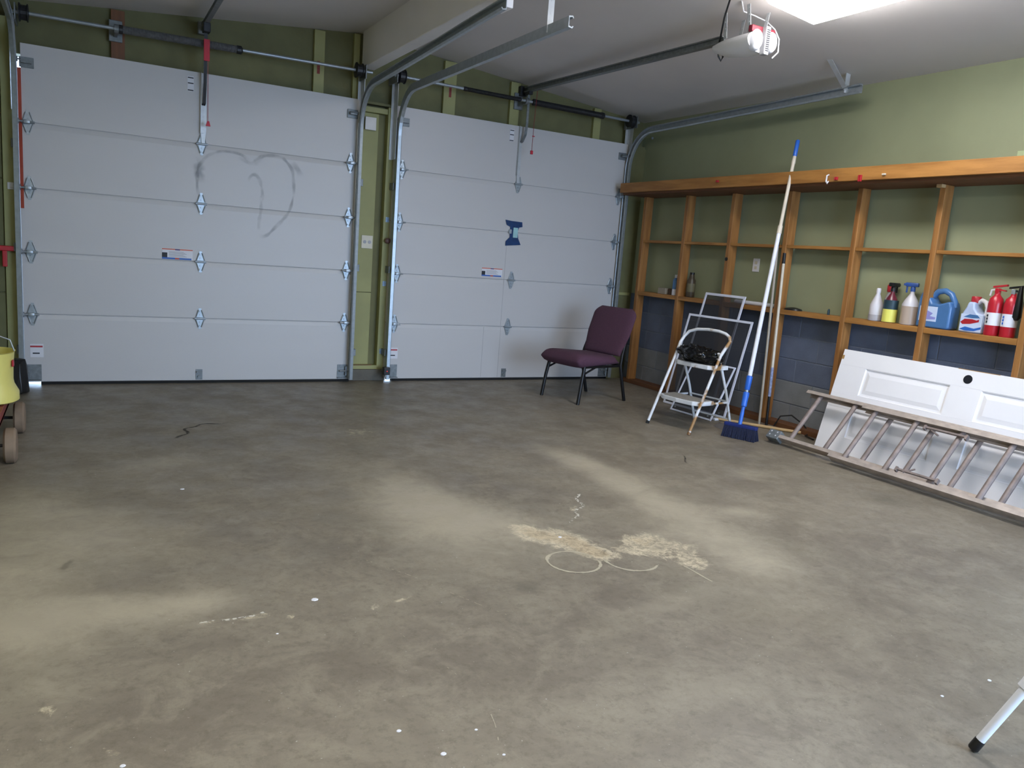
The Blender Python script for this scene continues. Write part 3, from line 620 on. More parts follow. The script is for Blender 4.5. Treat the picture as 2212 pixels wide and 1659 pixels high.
# ---------------------------------------------------------------- wooden shelving
sh = thing('wall_shelving', 'open wooden shelving built along the green right wall', 'shelving', (3.4, -2.8, 0)); off = sh.location
PY = [-.22, -.86, -1.475, -2.115, -2.775, -3.415, -4.08, -4.72, -5.35]
def shp(name, m, *a, **k): return MB().box(*a, **k).build(name, m, sh, off=off)
shp('fascia_beam', wood, 3.09, 3.128, -5.9, -.12, 1.937, 2.03, bev=.003)
shp('top_shelf', wood_dk, 3.128, 3.484, -5.9, -.125, 1.918, 1.938)
shp('sole_plate', wood_dk, 3.345, 3.478, -5.9, -.1, .0, .04, bev=.003)
for i, y in enumerate(PY): shp('post', wood_v, 3.345, 3.437, y - .0205, y + .0205, .04, 1.917, bev=.003)
for a, c in zip(PY, PY[1:]):
    shp('shelf_board', wood, 3.352, 3.482, c + .0215, a - .0215, 1.463, 1.487, bev=.002)
    shp('shelf_board', wood, 3.347, 3.482, c + .0215, a - .0215, .926, .965, bev=.003)
MB().lathe([(.017, 0), (.017, .004), (.012, .006)], n=12, mtx=Matrix.Translation((3.3445, -1.475, 1.345)) @ Matrix.Rotation(R(-90), 4, 'Y')).build('dark_hole_disc', black, sh, off=off)  # black disc on the post stands for the darkness of a hole
# hooks and clips on the beam
def hook(y, z, m, label, kind, h):
    b = MB(); x = 3.0895
    if kind == 'hook':
        b.tube([(x, y, z + h / 2), (x - .018, y, z + h / 2 - .006), (x - .02, y, z - h / 2), (x - .012, y - .004, z - h / 2 - .012), (x - .002, y - .004, z - h / 2 + .004)], .0055, 8)
    else:
        for s in (-1, 1): b.box(x - .016, x, y + s * .007 - .005, y + s * .007 + .005, z - h / 2, z + h / 2, .002)
        b.tube([(x - .008, y - .014, z), (x - .008, y + .014, z)], .004, 6)
    o = b.build('clip' if kind != 'hook' else 'wall_hook', m); return tag(o, label, 'hook' if kind == 'hook' else 'clip')
hook(-2.687, 1.962, paper, 'white hook hanging on the wooden beam right of broom pole', 'hook', .05)
hook(-2.762, 1.957, red, 'small red clip on the wooden beam beside the white hook', 'clip', .022)
hook(-2.963, 1.95, red, 'larger red clip at lower edge of wooden beam above third post', 'clip', .045)
hook(-1.532, 1.99, red, 'tiny red clip on the beam left of broom pole', 'clip', .018)
hook(-3.15, 1.968, cream, 'pale nail stub on the wooden beam right of the red clips', 'clip', .012)
tag(MB().box(3.30, 3.345, -3.435, -3.395, 1.895, 1.917, bev=.003).build('wood_offcut', handle_wood), 'small pale wood block on top of a shelf post under the beam', 'wood block')

# ---------------------------------------------------------------- shelf contents
SX = 3.415; SZ = .9655
def bottle(y, label, h, r_, body, parts, cat='bottle', name='spray_bottle', x=SX, shoulder=.66, neck=.014):
    t = thing(name, label, cat, (x, y, SZ), R(90))
    MB().lathe([(r_ * .9, 0), (r_, .006), (r_, h * shoulder), (r_ * .75, h * (shoulder + .14)), (neck, h * .93), (neck, h)], n=18).build('body', body, t, True)
    return t
def trigger(t, z, m, parent=None, s=1):
    b = MB(); b.lathe([(.017, z - .005), (.017, z + .02), (.012, z + .03)], n=12)
    b.box(-.018, .018, -.05 * s, .035, z + .028, z + .056, .006); b.box(-.006, .006, -.045 * s, -.034 * s, z - .015, z + .03, .003); b.box(-.01, .01, -.062 * s, -.048 * s, z + .034, z + .05, .002)
    return b.build('trigger_head', m, t, True)
def band(t, r_, z0, z1, m, name='label_band', sx=1, sy=1):
    return MB().lathe([(r_ + .001, z0), (r_ + .001, z1)], n=18, sx=sx, sy=sy).build(name, m, t, True)
t = bottle(-3.015, 'plain white spray bottle, leftmost of the shelf cleaners', .21, .045, clear_white, 0, x=3.395, shoulder=.55)
MB().lathe([(.016, .205), (.016, .232), (.012, .238)], n=12).build('cap', clear_white, t, True); band(t, .046, .004, .045, grey_liq, 'liquid')
t = bottle(-3.07, 'clear jug with round red cap standing behind the dark spray bottle', .235, .030, grey_liq, 0, x=3.453, shoulder=.7, name='clear_jug')
MB().lathe([(.022, .215), (.026, .222), (.026, .262), (.022, .268)], n=14).build('cap', red, t, True)
t = bottle(-3.128, 'dark spray bottle with yellow lower label and black trigger', .225, .048, maroon, 0, x=3.398, shoulder=.62)
trigger(t, .228, black); band(t, .048, .004, .095, yel_label); bb = band(t, .048, .095, .16, teal_label); 
b = MB(); b.box(-.014, .014, -.051, -.0485, .115, .14); b.build('label_print', yel_label, t)
t = bottle(-3.272, 'cloudy spray bottle of beige liquid with blue trigger', .235, .056, clear_white, 0, x=3.41, shoulder=.6)
band(t, .056, .004, .13, beige_liquid, 'liquid')
q = trigger(t, .238, mat('dark_blue_trigger', '#2c4f93', .4)); q.rotation_euler = (0, 0, R(110))
# blue jug with moulded handle
def rbody(t, w_, d, h, m, name='body', top=.55):
    b = MB(); P = [(1, 0), (1, h * .06), (1, h * .5), (.93, h * .64), (.72, h * top + h * .25), (.4, h * .93), (.2, h)]
    rings = []; n = 24
    for f, z in P:
        ring = []
        for k in range(n):
            a = 2 * math.pi * k / n; ca, sa = math.cos(a), math.sin(a); e = .45
            ring.append(b.bm.verts.new((w_ / 2 * f * math.copysign(abs(ca) ** e, ca), d / 2 * (f ** .6) * math.copysign(abs(sa) ** e, sa), z)))
        rings.append(ring)
    for q0, q1 in zip(rings, rings[1:]):
        for k in range(n): b.bm.faces.new((q0[k], q0[(k + 1) % n], q1[(k + 1) % n], q1[k]))
    b.bm.faces.new(rings[0][::-1]); b.bm.faces.new(rings[-1])
    return b.build(name, m, t, True)
t = thing('cleaner_jug', 'blue fluid jug with moulded handle behind the second post from right', 'jug', (3.418, -3.478, SZ), R(-90))
# local x -> world -y
b = MB(); b.prism([(-.12, 0), (.112, 0), (.118, .02), (.118, .15), (.105, .19), (.03, .165), (-.02, .17), (-.05, .215), (-.075, .245), (-.10, .245), (-.118, .20), (-.12, .1)], 1, -.055, .055)
b.build('body', jug_blue, t, True, bevel=.012)
b = MB(); b.tube([(-.05, 0, .215), (-.02, 0, .248), (.03, 0, .256), (.075, 0, .235), (.105, 0, .185), (.108, 0, .15)], .02, 10); b.build('handle', jug_blue, t, True)
MB().lathe([(.024, .24), (.024, .272), (.02, .277)], (-.088, 0, 0), n=14).build('cap', pole_white, t, True)
l = MB().box(-.10, .028, -.0565, -.053, .045, .145).build('label', jug_lt, t)
b = MB(); b.prism([(-.06, .055), (.02, .06), (.022, .075), (-.02, .08), (.0, .10), (-.05, .12), (-.07, .10), (-.04, .085)], 1, -.0575, -.0562); b.build('label_print', mat('label_lilac', '#8f8fd0', .5), l)
t = thing('detergent_jug', 'detergent jug with red cap and white handle beside two fire extinguishers', 'jug', (3.425, -3.745, SZ), R(-90))
b = MB(); b.prism([(-.085, 0), (.068, 0), (.07, .09), (.06, .125), (.025, .13), (.0, .16), (-.005, .20), (-.045, .20), (-.055, .165), (-.078, .12), (-.085, .08)], 1, -.05, .05); b.build('body', mat('detergent_body', '#b9c8e6', .35, 0, .1, 10), t, True, bevel=.01)
b = MB(); b.tube([(-.008, 0, .195), (.02, -.01, .215), (.048, -.012, .205), (.064, -.012, .17), (.062, -.012, .13), (.05, -.015, .10), (.015, -.01, .105)], .014, 10); b.build('handle', paper, t, True)
MB().lathe([(.028, .195), (.03, .20), (.03, .232), (.026, .237)], (-.025, 0, 0), n=14).build('cap', red, t, True)
l = MB().box(-.078, .066, -.0525, -.049, .01, .12).build('label', jug_lt, t)
b = MB(); b.prism([(-.076, .065), (-.05, .088), (.0, .09), (.03, .084), (.045, .092), (.045, .075), (-.01, .058), (-.06, .052)], 1, -.0535, -.052); b.build('label_swoosh', red, l)
b = MB(); b.prism([(-.076, .02), (-.04, .038), (.02, .03), (.064, .045), (.064, .03), (.02, .014), (-.04, .012)], 1, -.0535, -.052); b.build('label_swoosh', labblue, l)
b = MB(); b.prism([(-.06, .10), (-.02, .12), (.03, .118), (.05, .10), (.0, .096)], 1, -.0535, -.052); b.build('label_swoosh', jug_blue, l)
def extinguisher(y, label, x, tall, horn):
    t = thing('fire_extinguisher', label, 'fire extinguisher', (x, y, SZ), R(-90))
    r_ = .044
    MB().lathe([(r_ * .92, 0), (r_, .006), (r_, .20), (r_ * .85, .235), (r_ * .45, .255), (.016, .262), (.016, .275)], n=20).build('cylinder', ext_red, t, True)
    band(t, r_, .065, .145, paper, 'label')
    b = MB(); b.box(-.012, .012, -.016, .016, .268, .30, .003); b.build('valve', ext_red if not horn else galv, t)
    b = MB(); b.prism([(-.03, .30), (.055, .315), (.055, .327), (-.03, .312)], 1, -.010, .010); b.prism([(-.01, .288), (.05, .282), (.05, .290), (-.01, .298)], 1, -.009, .009); b.build('lever', red if not horn else black, t)
    b = MB()
    for k in range(3): b.box(-.018, -.010, -r_ - .0022, -r_ + .004, .078 + k * .02, .092 + k * .02)
    b.build('label_print', ink if not horn else labblue, t)['kind'] = 'stuff'
    if horn: MB().lathe([(.012, 0), (.026, .02), (.020, .12), (.012, .2), (.010, .21)], (.045, -.012, .11), n=14).build('discharge_horn', black, t, True)
    else: MB().tube([(-.012, 0, .29), (-.04, 0, .285), (-.045, 0, .25)], .006, 8).build('nozzle', paper, t, True)
    return t
extinguisher(-3.865, 'red fire extinguisher with white label, the left one of the pair', 3.395, 0, False)
extinguisher(-3.962, 'red fire extinguisher with black horn, the right one of the pair', 3.40, 0, True)
# far-bay odds and ends
t = thing('small_tin', 'small brown tin on the lower shelf in the far bay', 'tin', (3.42, -.60, SZ)); MB().box(-.05, .03, -.05, .06, 0, .06, .004).build('box', mat('brown_card', '#9a8f7e', .7), t); MB().lathe([(.03, .0), (.03, .055), (.026, .06)], (0, -.085, 0), n=14).build('lid', mat('dark_brown', '#4b3524', .6), t)
t = thing('spray_can', 'blue and white can beside the second shelf post', 'can', (3.40, -.765, SZ)); MB().lathe([(.029, 0), (.03, .004), (.03, .15), (.016, .17)], n=16).build('body', jug_blue, t, True); band(t, .03, .003, .06, paper); MB().lathe([(.016, .168), (.016, .2)], n=12).build('cap', paper, t, True)
t = thing('dark_bottle', 'tall dark brown bottle right of the second shelf post', 'bottle', (3.42, -.965, SZ)); MB().lathe([(.038, 0), (.04, .005), (.04, .16), (.028, .18), (.022, .215), (.02, .22)], n=16).build('body', mat('brown_bottle', '#4a3f30', .4), t, True); MB().lathe([(.023, .215), (.023, .235)], n=12).build('cap', black, t, True); band(t, .04, .05, .13, mat('olive_label', '#6d664c', .6))
t = tag(MB().tube([(3.395, -1.60, SZ + .017), (3.395, -2.06, SZ + .017)], .017, 12).build('paper_tube', paper, None, True), 'white tube lying on the lower shelf behind the window screens', 'tube')
b = MB(); b.lathe([(.06, 0), (.055, .012), (.03, .02), (.008, .024)], (3.41, -2.24, SZ), n=16, sy=1.4); tag(b.build('flat_cap', black, None, True), 'flat black lid on the lower shelf right of broom pole', 'lid')
b = MB(); b.lathe([(.010, 0), (.010, .03), (.005, .045)], (3.40, -2.60, SZ), n=10); tag(b.build('small_stub', teal_label, None, True), 'tiny dark peg standing on the middle lower shelf', 'peg')
t = thing('outlet', 'white electrical outlet on the wall inside third shelving bay', 'outlet', (XR, -1.70, 1.31))
MB().box(-.007, 0, -.038, .038, -.058, .058, .003).build('cover_plate', paper, t)
for z in (-.022, .022): MB().box(-.010, -.006, -.014, .014, z - .013, z + .013, .003).build('socket', plate_m, t)
# electrical things on the centre post
t = thing('junction_box', 'square grey junction box high on the green centre post', 'electrical box', (.522, .112, 2.267)); MB().box(-.045, .045, -.03, 0, -.05, .05, .004).build('box', galv_dull, t); MB().box(-.05, .05, -.036, -.03, -.055, .055, .003).build('cover', box_m, t)
t = thing('outlet', 'double beige outlet plate on the green centre post', 'outlet', (.545, .112, 1.25)); MB().box(-.052, .052, -.008, 0, -.058, .058, .003).build('cover_plate', plate_m, t)
for x in (-.022, .022): MB().lathe([(.015, 0), (.015, .003)], n=12, mtx=Matrix.Translation((x, -.008, 0)) @ Matrix.Rotation(R(90), 4, 'X')).build('socket', inkgrey, t)
t = thing('door_stop', 'brown knob on the right stud of the centre post', 'knob', (.705, .044, 1.275)); MB().lathe([(.014, 0), (.014, .02), (.024, .024), (.026, .038), (.016, .046)], n=14, mtx=Matrix.Rotation(R(90), 4, 'X')).build('knob', mat('brown_knob', '#5a3d34', .5), t, True); MB().box(-.014, .040, -.03, -.012, -.008, .008, .002).build('latch', dark_steel, t)
def sensor(x, y, z, s, label):
    t = thing('safety_sensor', label, 'sensor', (x, y, z))
    MB().box(-.03, .03, -.045, .005, -.035, .035, .005).build('housing', black, t)
    MB().lathe([(.004, 0), (.004, .003)], n=10, mtx=Matrix.Translation((0, -.045, 0)) @ Matrix.Rotation(R(90), 4, 'X')).build('indicator', led, t)
    MB().box(-.012, .012, .0, .07, -.012, .012).build('bracket', galv_dull, t)
    MB().tube([(0, -.01, -.035), (-.006, -.008, -.07), (-.012, 0, -z + .004)], .0035, 6).build('wire', paper, t)
sensor(.705, -.10, .115, 1, 'black safety sensor with red light at foot of centre post')
# left side
t = thing('gap_glow_strip', 'thin orange red strip down the left edge of left door', 'glow strip', (-2.106, .03, 0)); MB().box(-.010 + .034, .036 + .01, -.040, -.034, 1.30, 2.27).build('strip', gap_glow, t)  # strip added to carry the glow of the left door gap as colour
b = MB()
pts = []
for i in range(120):
    a = rng.random() * 6.283; z = rng.random() ; rr_ = (.085 - .035 * z) * (.75 + .25 * rng.random()); pts.append((-2.10 + rr_ * math.cos(a) * .9, -.32 + rr_ * math.sin(a) * 1.4, .002 + z * .25))
b.hull(pts); tag(b.build('rubbish_bag', black, None), 'black bag slumped behind the yellow bucket at door corner', 'bag')
t = thing('red_hand_tool', 'red T-handled tool hung on the left jamb', 'tool', (-2.155, .012, 1.0)); MB().box(-.16, .034, -.06, -.03, -.012, .025, .006).build('cross_bar', red, t); MB().box(-.045, -.015, -.058, -.034, -.125, -.01, .005).build('shank', red, t); MB().tube([(-.03, -.04, 0), (-.03, .0, 0)], .006, 8).build('nail', galv, t)
t = thing('conduit_clip', 'small white clip high on the left jamb stud', 'clip', (-2.14, .012, 1.45)); MB().box(-.02, .02, -.014, 0, -.025, .025, .003).build('plate', paper, t); MB().box(-.004, .02, -.022, -.014, -.012, .012, .002).build('hook', paper, t)

# ---------------------------------------------------------------- chair
ang = R(12.2) - R(90)
ch = thing('stacking_chair', 'purple upholstered chair with dark metal legs before right door', 'chair', (2.292, -.954, 0), ang)
def soft(name, m, parent, outline_fn, nu, nv, mtx=None):
    "closed cushion from a grid function (u,v)->(top point, bottom point)"
    b = MB(); T = [[None] * (nv + 1) for _ in range(nu + 1)]; Bt = [[None] * (nv + 1) for _ in range(nu + 1)]
    for i in range(nu + 1):
        for j in range(nv + 1):
            p, q = outline_fn(i / nu, j / nv); T[i][j] = b.bm.verts.new(p); Bt[i][j] = b.bm.verts.new(q)
    for i in range(nu):
        for j in range(nv):
            b.bm.faces.new((T[i][j], T[i + 1][j], T[i + 1][j + 1], T[i][j + 1])); b.bm.faces.new((Bt[i][j], Bt[i][j + 1], Bt[i + 1][j + 1], Bt[i + 1][j]))
    for i in range(nu):
        for j in (0, nv): b.bm.faces.new((T[i][j], T[i + 1][j], Bt[i + 1][j], Bt[i][j]))
    for j in range(nv):
        for i in (0, nu): b.bm.faces.new((T[i][j], T[i][j + 1], Bt[i][j + 1], Bt[i][j]))
    if mtx: b.xf(mtx)
    o = b.build(name, m, parent); o.data.polygons.foreach_set('use_smooth', [True] * len(o.data.polygons))
    return o
def seat_fn(u, v):
    x = (u - .5) * 2; y = -.335 + .53 * v
    rw = .248 - .03 * max(0, (v - .6)) - .03 * max(0, .25 - v) ** 2 * 8
    e = (1 - abs(x) ** 5) ** .5 if abs(x) < 1 else 0
    f = min(1, (v / .16)) if v < .16 else 1; f = (1 - (1 - f) ** 2) ** .5
    bk = 1 if v < .92 else max(.2, (1 - v) / .08)
    zt = .366 + (.068 * f * bk * (.35 + .65 * e)) + .012 * math.cos(v * 3.2) - .006 * v
    zb = .366 - .058 * (f if v < .16 else 1) * (.4 + .6 * e) * (.5 + .5 * (1 - v))
    return (x * rw, y, zt), (x * rw, y, zb)
soft('seat', plum, ch, seat_fn, 22, 24)
def back_fn(u, v):
    x = (u - .5) * 2; hw = .222 + .035 * min(1, v / .45)
    if v > .82: hw *= (1 - ((v - .82) / .18) ** 2.2 * .28)
    z = .408 + .425 * v; yc = .205 + .155 * v - .012 * (1 - x * x)
    e = (1 - abs(x) ** 6) ** .5 if abs(x) < 1 else 0; ev = (1 - abs(2 * v - 1) ** 8) ** .5
    th = .027 * max(.12, e * ev)
    return (x * hw, yc - th, z + .01 * th / .027 * 0), (x * hw, yc + th * .8, z)
soft('backrest', plum, ch, back_fn, 20, 24)
for s, xf, xr in ((-1, -.232, -.242), (1, .232, .242)):
    MB().tube([(xf, -.292, .0), (xf * .98, -.262, .20), (xf * .95, -.235, .33)], .0155, 10).build('front_leg', chairmetal, ch, True)
    MB().tube([(xr, .30, .0), (xr, .255, .15), (xr, .205, .33), (xr * .98, .222, .42), (xr * .93, .27, .56), (xr * .85, .315, .70)], .015, 10).build('rear_leg', chairmetal, ch, True)
    MB().tube([(xf * .95, -.24, .325), (xr, .205, .325)], .0115, 8).build('side_rail', chairmetal, ch)
    MB().tube([(xf * .97, -.25, .26), (xf * .95, -.1, .318)], .009, 8).build('brace', chairmetal, ch)
b = MB(); b.tube([(-.22, -.235, .322), (.22, -.235, .322)], .0115, 8); b.build('front_rail', chairmetal, ch)
b = MB(); b.tube([(-.24, .205, .33), (.24, .205, .33)], .0115, 8); b.build('rear_rail', chairmetal, ch)

# ---------------------------------------------------------------- step stool with bag
A_, B_ = Vector((2.239, -1.978, 0)), Vector((2.304, -2.395, 0))
rd = Vector((.988, .154, 0)); ud = (B_ - A_).normalized()
mid = (A_ + B_) / 2; rot = math.atan2(rd.y, rd.x) - R(90)           # local +y = rearwards, +x = towards B
st = thing('step_stool', 'rusty white two-step folding stool with curved top rail', 'step stool', mid, rot)
HWD = .211
def fr(z): return .455 * z
for s in (-1, 1):
    MB().tube([(s * HWD, 0, 0.0), (s * HWD, fr(.3), .3), (s * HWD, fr(.60), .60)], .0115, 10).build('front_leg', stool_white, st, True)
    MB().tube([(s * HWD, fr(0), 0.0), (s * HWD, fr(.02), .02)], .014, 10).build('foot_cap', rubber if s < 0 else rust_mat('rusty_cap', '#b59a78', '#7c5a36', .5), st, True)
    MB().tube([(s * .185, fr(.60) + .005, .615), (s * .185, .43, .30), (s * .185, .545, 0.0)], .0105, 10).build('rear_leg', stool_white, st, True)
    MB().tube([(s * HWD, fr(.60), .60), (s * .182, fr(.60) + .01, .61)], .006, 8).build('pivot_pin', galv_dull, st)
P = [(-HWD, fr(.60), .60), (-.218, fr(.65) + .004, .65), (-.213, .335, .70), (-.18, .35, .742), (-.11, .36, .766), (0, .362, .776), (.10, .362, .774), (.17, .358, .762), (.213, .350, .742), (.232, .338, .712), (.226, fr(.66) + .012, .672), (HWD, fr(.60), .60)]
MB().tube(P, .0125, 10).build('top_rail', stool_white, st, True)
def step(y0, y1, z, name):
    poly = [(-.20, y1), (.20, y1), (.20, y0 + .05), (.15, y0 + .012), (0, y0), (-.15, y0 + .012), (-.20, y0 + .05)]
    o = MB().prism(poly, 2, z - .032, z).build(name, stool_white, st, bevel=.004)
    MB().prism([(x * .9, y0 + (y - y0) * .9 + .01) for x, y in poly], 2, z, z + .003).build('tread', tread, o)
step(.062, .275, .242, 'lower_step'); step(.195, .40, .515, 'upper_step')
MB().tube([(-.185, .455, .23), (.185, .455, .23)], .007, 8).build('rear_brace', stool_white, st)
MB().tube([(-.185, .515, .08), (.185, .515, .08)], .007, 8).build('rear_brace', stool_white, st)
for s in (-1, 1): MB().box(s * .2 - .004, s * .2 + .004, .10, .44, .218, .232).build('step_link', stool_white, st)
# black plastic bag lying on the upper step
b = MB(); bmesh.ops.create_icosphere(b.bm, subdivisions=5, radius=1)
for v in b.bm.verts:
    p = v.co.copy(); n1 = noise.noise(p * 1.7 + Vector((3, 1, 2))); n2 = noise.noise(p * 2.6 + Vector((7, 2, 4))); n3 = abs(noise.noise(p * 3.5 + Vector((1, 5, 2))))
    k = 1 + .16 * n1 + .10 * n2 - .16 * n3
    x, y, z = p.x * .205 * k, p.y * .12 * k, p.z * .085 * (.9 + .35 * n1 + .3 * n2 - .5 * n3)
    z += .055 - .07 * (x + .02)
    v.co = Vector((x, y, max(.0, z)))
b.xf(Matrix.Translation(mid + rd * .30 + Vector((0, 0, .5185))) @ Matrix.Rotation(rot, 4, 'Z'))
tag(b.build('plastic_bag', blackgloss, None, True), 'crumpled shiny black plastic bag on the top step of the stool', 'bag')

# ---------------------------------------------------------------- window screens
def screen(bl, ang_deg, w_, h, lean, label, fw_=.018, mid_bar=None):
    t = thing('window_screen', label, 'window screen', bl)
    M_ = Matrix.Rotation(R(ang_deg), 4, 'Z') @ Matrix.Rotation(-lean, 4, 'X')     # local x along the bottom, z up the frame, y away
    b = MB()
    b = MB(); d = .005
    for nm, a in (('frame_side', (0, fw_, -d, d, 0, h)), ('frame_side', (w_ - fw_, w_, -d, d, 0, h)), ('frame_rail', (fw_, w_ - fw_, -d, d, 0, fw_)), ('frame_rail', (fw_, w_ - fw_, -d, d, h - fw_, h))):
        o = MB().box(*a, bev=.002).xf(M_).build(nm, screen_frame, t)
    b = MB(); b.box(fw_, w_ - fw_, -.0005, .0005, fw_, h - fw_); b.xf(M_); b.build('mesh', mesh_m, t)
    for x in (.1, .9): MB().box(x * w_ - .008, x * w_ + .008, -.008, -.004, .03, .042).xf(M_).build('clip', galv_dull, t)
    return t
screen((2.99, -1.255, .004), -84, .725, .855, .255, 'wide white framed window screen leaning behind the stool', .02)
screen((3.072, -1.29, .004), -90, .50, 1.06, .24, 'tall narrow white framed screen standing behind the wide one', .022)
screen((2.83, -1.545, .004), -86, .482, .50, .47, 'small white framed screen propped just behind the stool legs', .015)

# ---------------------------------------------------------------- broom and poles
bdir = Vector((.096, -.237, 0)).normalized(); bc = Vector((2.655, -2.568, 0))
br = thing('push_broom', 'blue broom with long white telescopic pole leaning on the beam', 'broom', bc)
off = br.location
ax = Vector((.515, .278, 2.15)).normalized(); base = Vector((2.648, -2.562, .105))
pt = lambda s: tuple(base + ax * s)
Mb = Matrix.Translation(bc) @ Matrix.Rotation(math.atan2(bdir.y, bdir.x), 4, 'Z')
b = MB(); b.box(-.128, .128, -.022, .022, .085, .112, .006, Mb); b.build('head_block', mat('broom_head_blue', '#1a2b6c', .5), br, off=off)
b = MB()
for i in range(30):
    for j in range(5):
        x, y = -.12 + .24 * i / 29, -.018 + .036 * j / 4
        p0 = Mb @ Vector((x, y, .088)); p1 = Mb @ Vector((x * 1.06 + rng.uniform(-.003, .003), y * 2.2 + rng.uniform(-.004, .004), .001))
        b.tube([p0, p1], .0045, 5)
o = b.build('bristles', navy, br, off=off); o['kind'] = 'stuff'
MB().tube([pt(-.01), pt(.10)], .015, 12).build('socket', blue, br, True, off=off)
MB().tube([pt(.10), pt(.14), pt(.145), pt(.25), pt(.255)], .02, 12, radii=[.013, .013, .022, .024, .016]).build('grip', blue, br, True, off=off)
MB().tube([pt(.25), pt(.275)], .014, 10).build('ferrule', galv, br, True, off=off)
MB().tube([pt(.27), pt(.275), pt(.375), pt(.38)], .02, 12, radii=[.018, .022, .024, .018]).build('grip', blue, br, True, off=off)
MB().tube([pt(.375), pt(1.52)], .0165, 12).build('lower_pole', pole_white, br, True, off=off)
MB().tube([pt(1.50), pt(1.56), pt(1.57), pt(2.05)], .013, 12, radii=[.019, .018, .0135, .0135]).build('middle_pole', cream, br, True, off=off)
MB().tube([pt(2.05), pt(2.07), pt(2.13)], .012, 12, radii=[.013, .016, .0125]).build('upper_pole', cream, br, True, off=off)
MB().tube([pt(2.12), pt(2.125), pt(2.245), pt(2.25)], .0155, 12, radii=[.014, .0165, .0165, .013]).build('end_grip', blue, br, True, off=off)
t = thing('mop_pole', 'cream mop handle with black ends propped against the fourth post', 'pole', (3.315, -2.215, 0)); off = t.location
p0, p1 = Vector((3.285, -2.235, .004)), Vector((3.327, -2.15, 1.42)); L = lambda f: tuple(p0 + (p1 - p0) * f)
MB().tube([L(0), L(.17)], .011, 10).build('lower_grip', black, t, True, off=off)
MB().tube([L(.17), L(.34)], .0125, 10).build('printed_sleeve', mat('sleeve_print', '#9aa3c6', .5, 0, .4, 60), t, True, off=off)
MB().tube([L(.34), L(.95)], .0115, 10).build('shaft', cream, t, True, off=off)
MB().tube([L(.94), L(1.0)], .013, 10).build('end_cap', black, t, True, off=off)
t = thing('bare_pole', 'thin grey brown pole standing between broom and mop handle', 'pole', (3.20, -2.235, 0)); off = t.location
MB().tube([(3.20, -2.235, .002), (3.318, -2.075, 1.47)], .0105, 10).build('shaft', tan, t, True, off=off)
MB().tube([(3.318, -2.075, 1.47), (3.322, -2.07, 1.53)], .013, 10).build('end_cap', black, t, True, off=off)
t = thing('wooden_pole', 'bare wooden pole lying on the floor behind blue broom', 'pole', (3.1, -2.2, 0)); off = t.location
MB().tube([(2.965, -1.985, .014), (3.02, -2.07, .0145), (3.328, -2.56, .014)], .013, 10, radii=[.010, .013, .013]).build('shaft', handle_wood, t, True, off=off)
t = thing('dustpan', 'flat grey pan half hidden behind the blue broom head', 'dustpan', (2.79, -2.28, 0)); off = t.location
b = MB(); b.hull([(2.76, -2.17, .002), (2.815, -2.17, .002), (2.70, -2.40, .002), (2.825, -2.40, .002), (2.78, -2.175, .018), (2.81, -2.18, .03), (2.77, -2.40, .045), (2.82, -2.40, .05)]); b.build('pan', mat('pan_grey', '#6f6a68', .6), t, off=off)
MB().tube([(2.79, -2.39, .035), (2.81, -2.46, .03)], .012, 8).build('grip', mat('pan_grey', '#6f6a68'), t, off=off)
b = MB(); b.tube([(3.30, -2.30, .01), (3.33, -2.33, .10), (3.38, -2.40, .12), (3.42, -2.50, .06), (3.40, -2.58, .012), (3.30, -2.63, .008), (3.25, -2.75, .008)], .006, 7)
tag(b.build('power_cord', black, None, True), 'black cord looping on the floor behind the mop handle', 'cord')
tag(MB().box(2.93, 2.99, -2.005, -1.965, .001, .02, bev=.003).build('white_scrap', paper), 'small white scrap on the floor beside the stool leg', 'scrap')

# ---------------------------------------------------------------- white panel door on its side
wd = thing('panel_door', 'white panelled interior door lying on edge against shelving', 'door', (3.115, -2.875, .003))
TH, HT, LN = .035, .755, 2.03; lean = math.asin(.185 / .755)
Md = Matrix.Rotation(lean, 4, 'Y')                     # local: y along length (negative), z up the slope, x into thickness
o = wd.location
z1, z2, z3, z4 = .115, .322, .433, .64
stiles = [(0, .115), (.322, .433), (.64, HT)]
b = MB()
LE = [(-.225, 0), (-1.06, -.86), (-1.66, -1.56), (-LN, -1.93)]     # rails (bottom rail, lock rail, ...)
rails = [(-.22, 0), (-1.065, -.865), (-1.61, -1.50), (-LN, -1.90)]
for a, c in stiles: b.box(0, TH, -LN, 0, a, c, .0015)
for y0, y1 in rails:
    for a, c in ((.115, .322), (.433, .64)): b.box(0, TH, y0, y1, a, c)
# knob hole: flat dark disc, the shade inside the hole put into its colour
b.xf(Md); fm = b.build('frame', white_door_m, wd)
for (ya, yb) in ((-.865, -.22), (-1.50, -1.065), (-1.90, -1.61)):
    for a, c in ((.115, .322), (.433, .64)):
        b = MB(); b.box(.010, TH - .008, ya, yb, a, c)
        y0, y1, q0, q1 = ya + .0, yb, a, c
        # raised field with sloping edges
        v = [(.010, ya + .022, a + .022), (.010, yb - .022, a + .022), (.010, yb - .022, c - .022), (.010, ya + .022, c - .022), (.003, ya + .05, a + .05), (.003, yb - .05, a + .05), (.003, yb - .05, c - .05), (.003, ya + .05, c - .05)]
        b.hull(v); b.xf(Md); b.build('door_panel', white_door_m, wd)
        mo = MB()
        for (p, q) in (((ya, a), (yb, a)), ((yb, a), (yb, c)), ((yb, c), (ya, c)), ((ya, c), (ya, a))):
            mo.tube([(.008, p[0], p[1]), (.008, q[0], q[1])], .009, 6)
        mo.xf(Md); mo.build('moulding', white_door_m, wd)
MB().lathe([(.029, -.002), (.029, .001)], n=24, mtx=Md @ Matrix.Translation((0, -.962, HT - .062)) @ Matrix.Rotation(R(90), 4, 'Y')).build('knob_hole', mat('hole_dark', '#0d0f18', .9), wd)
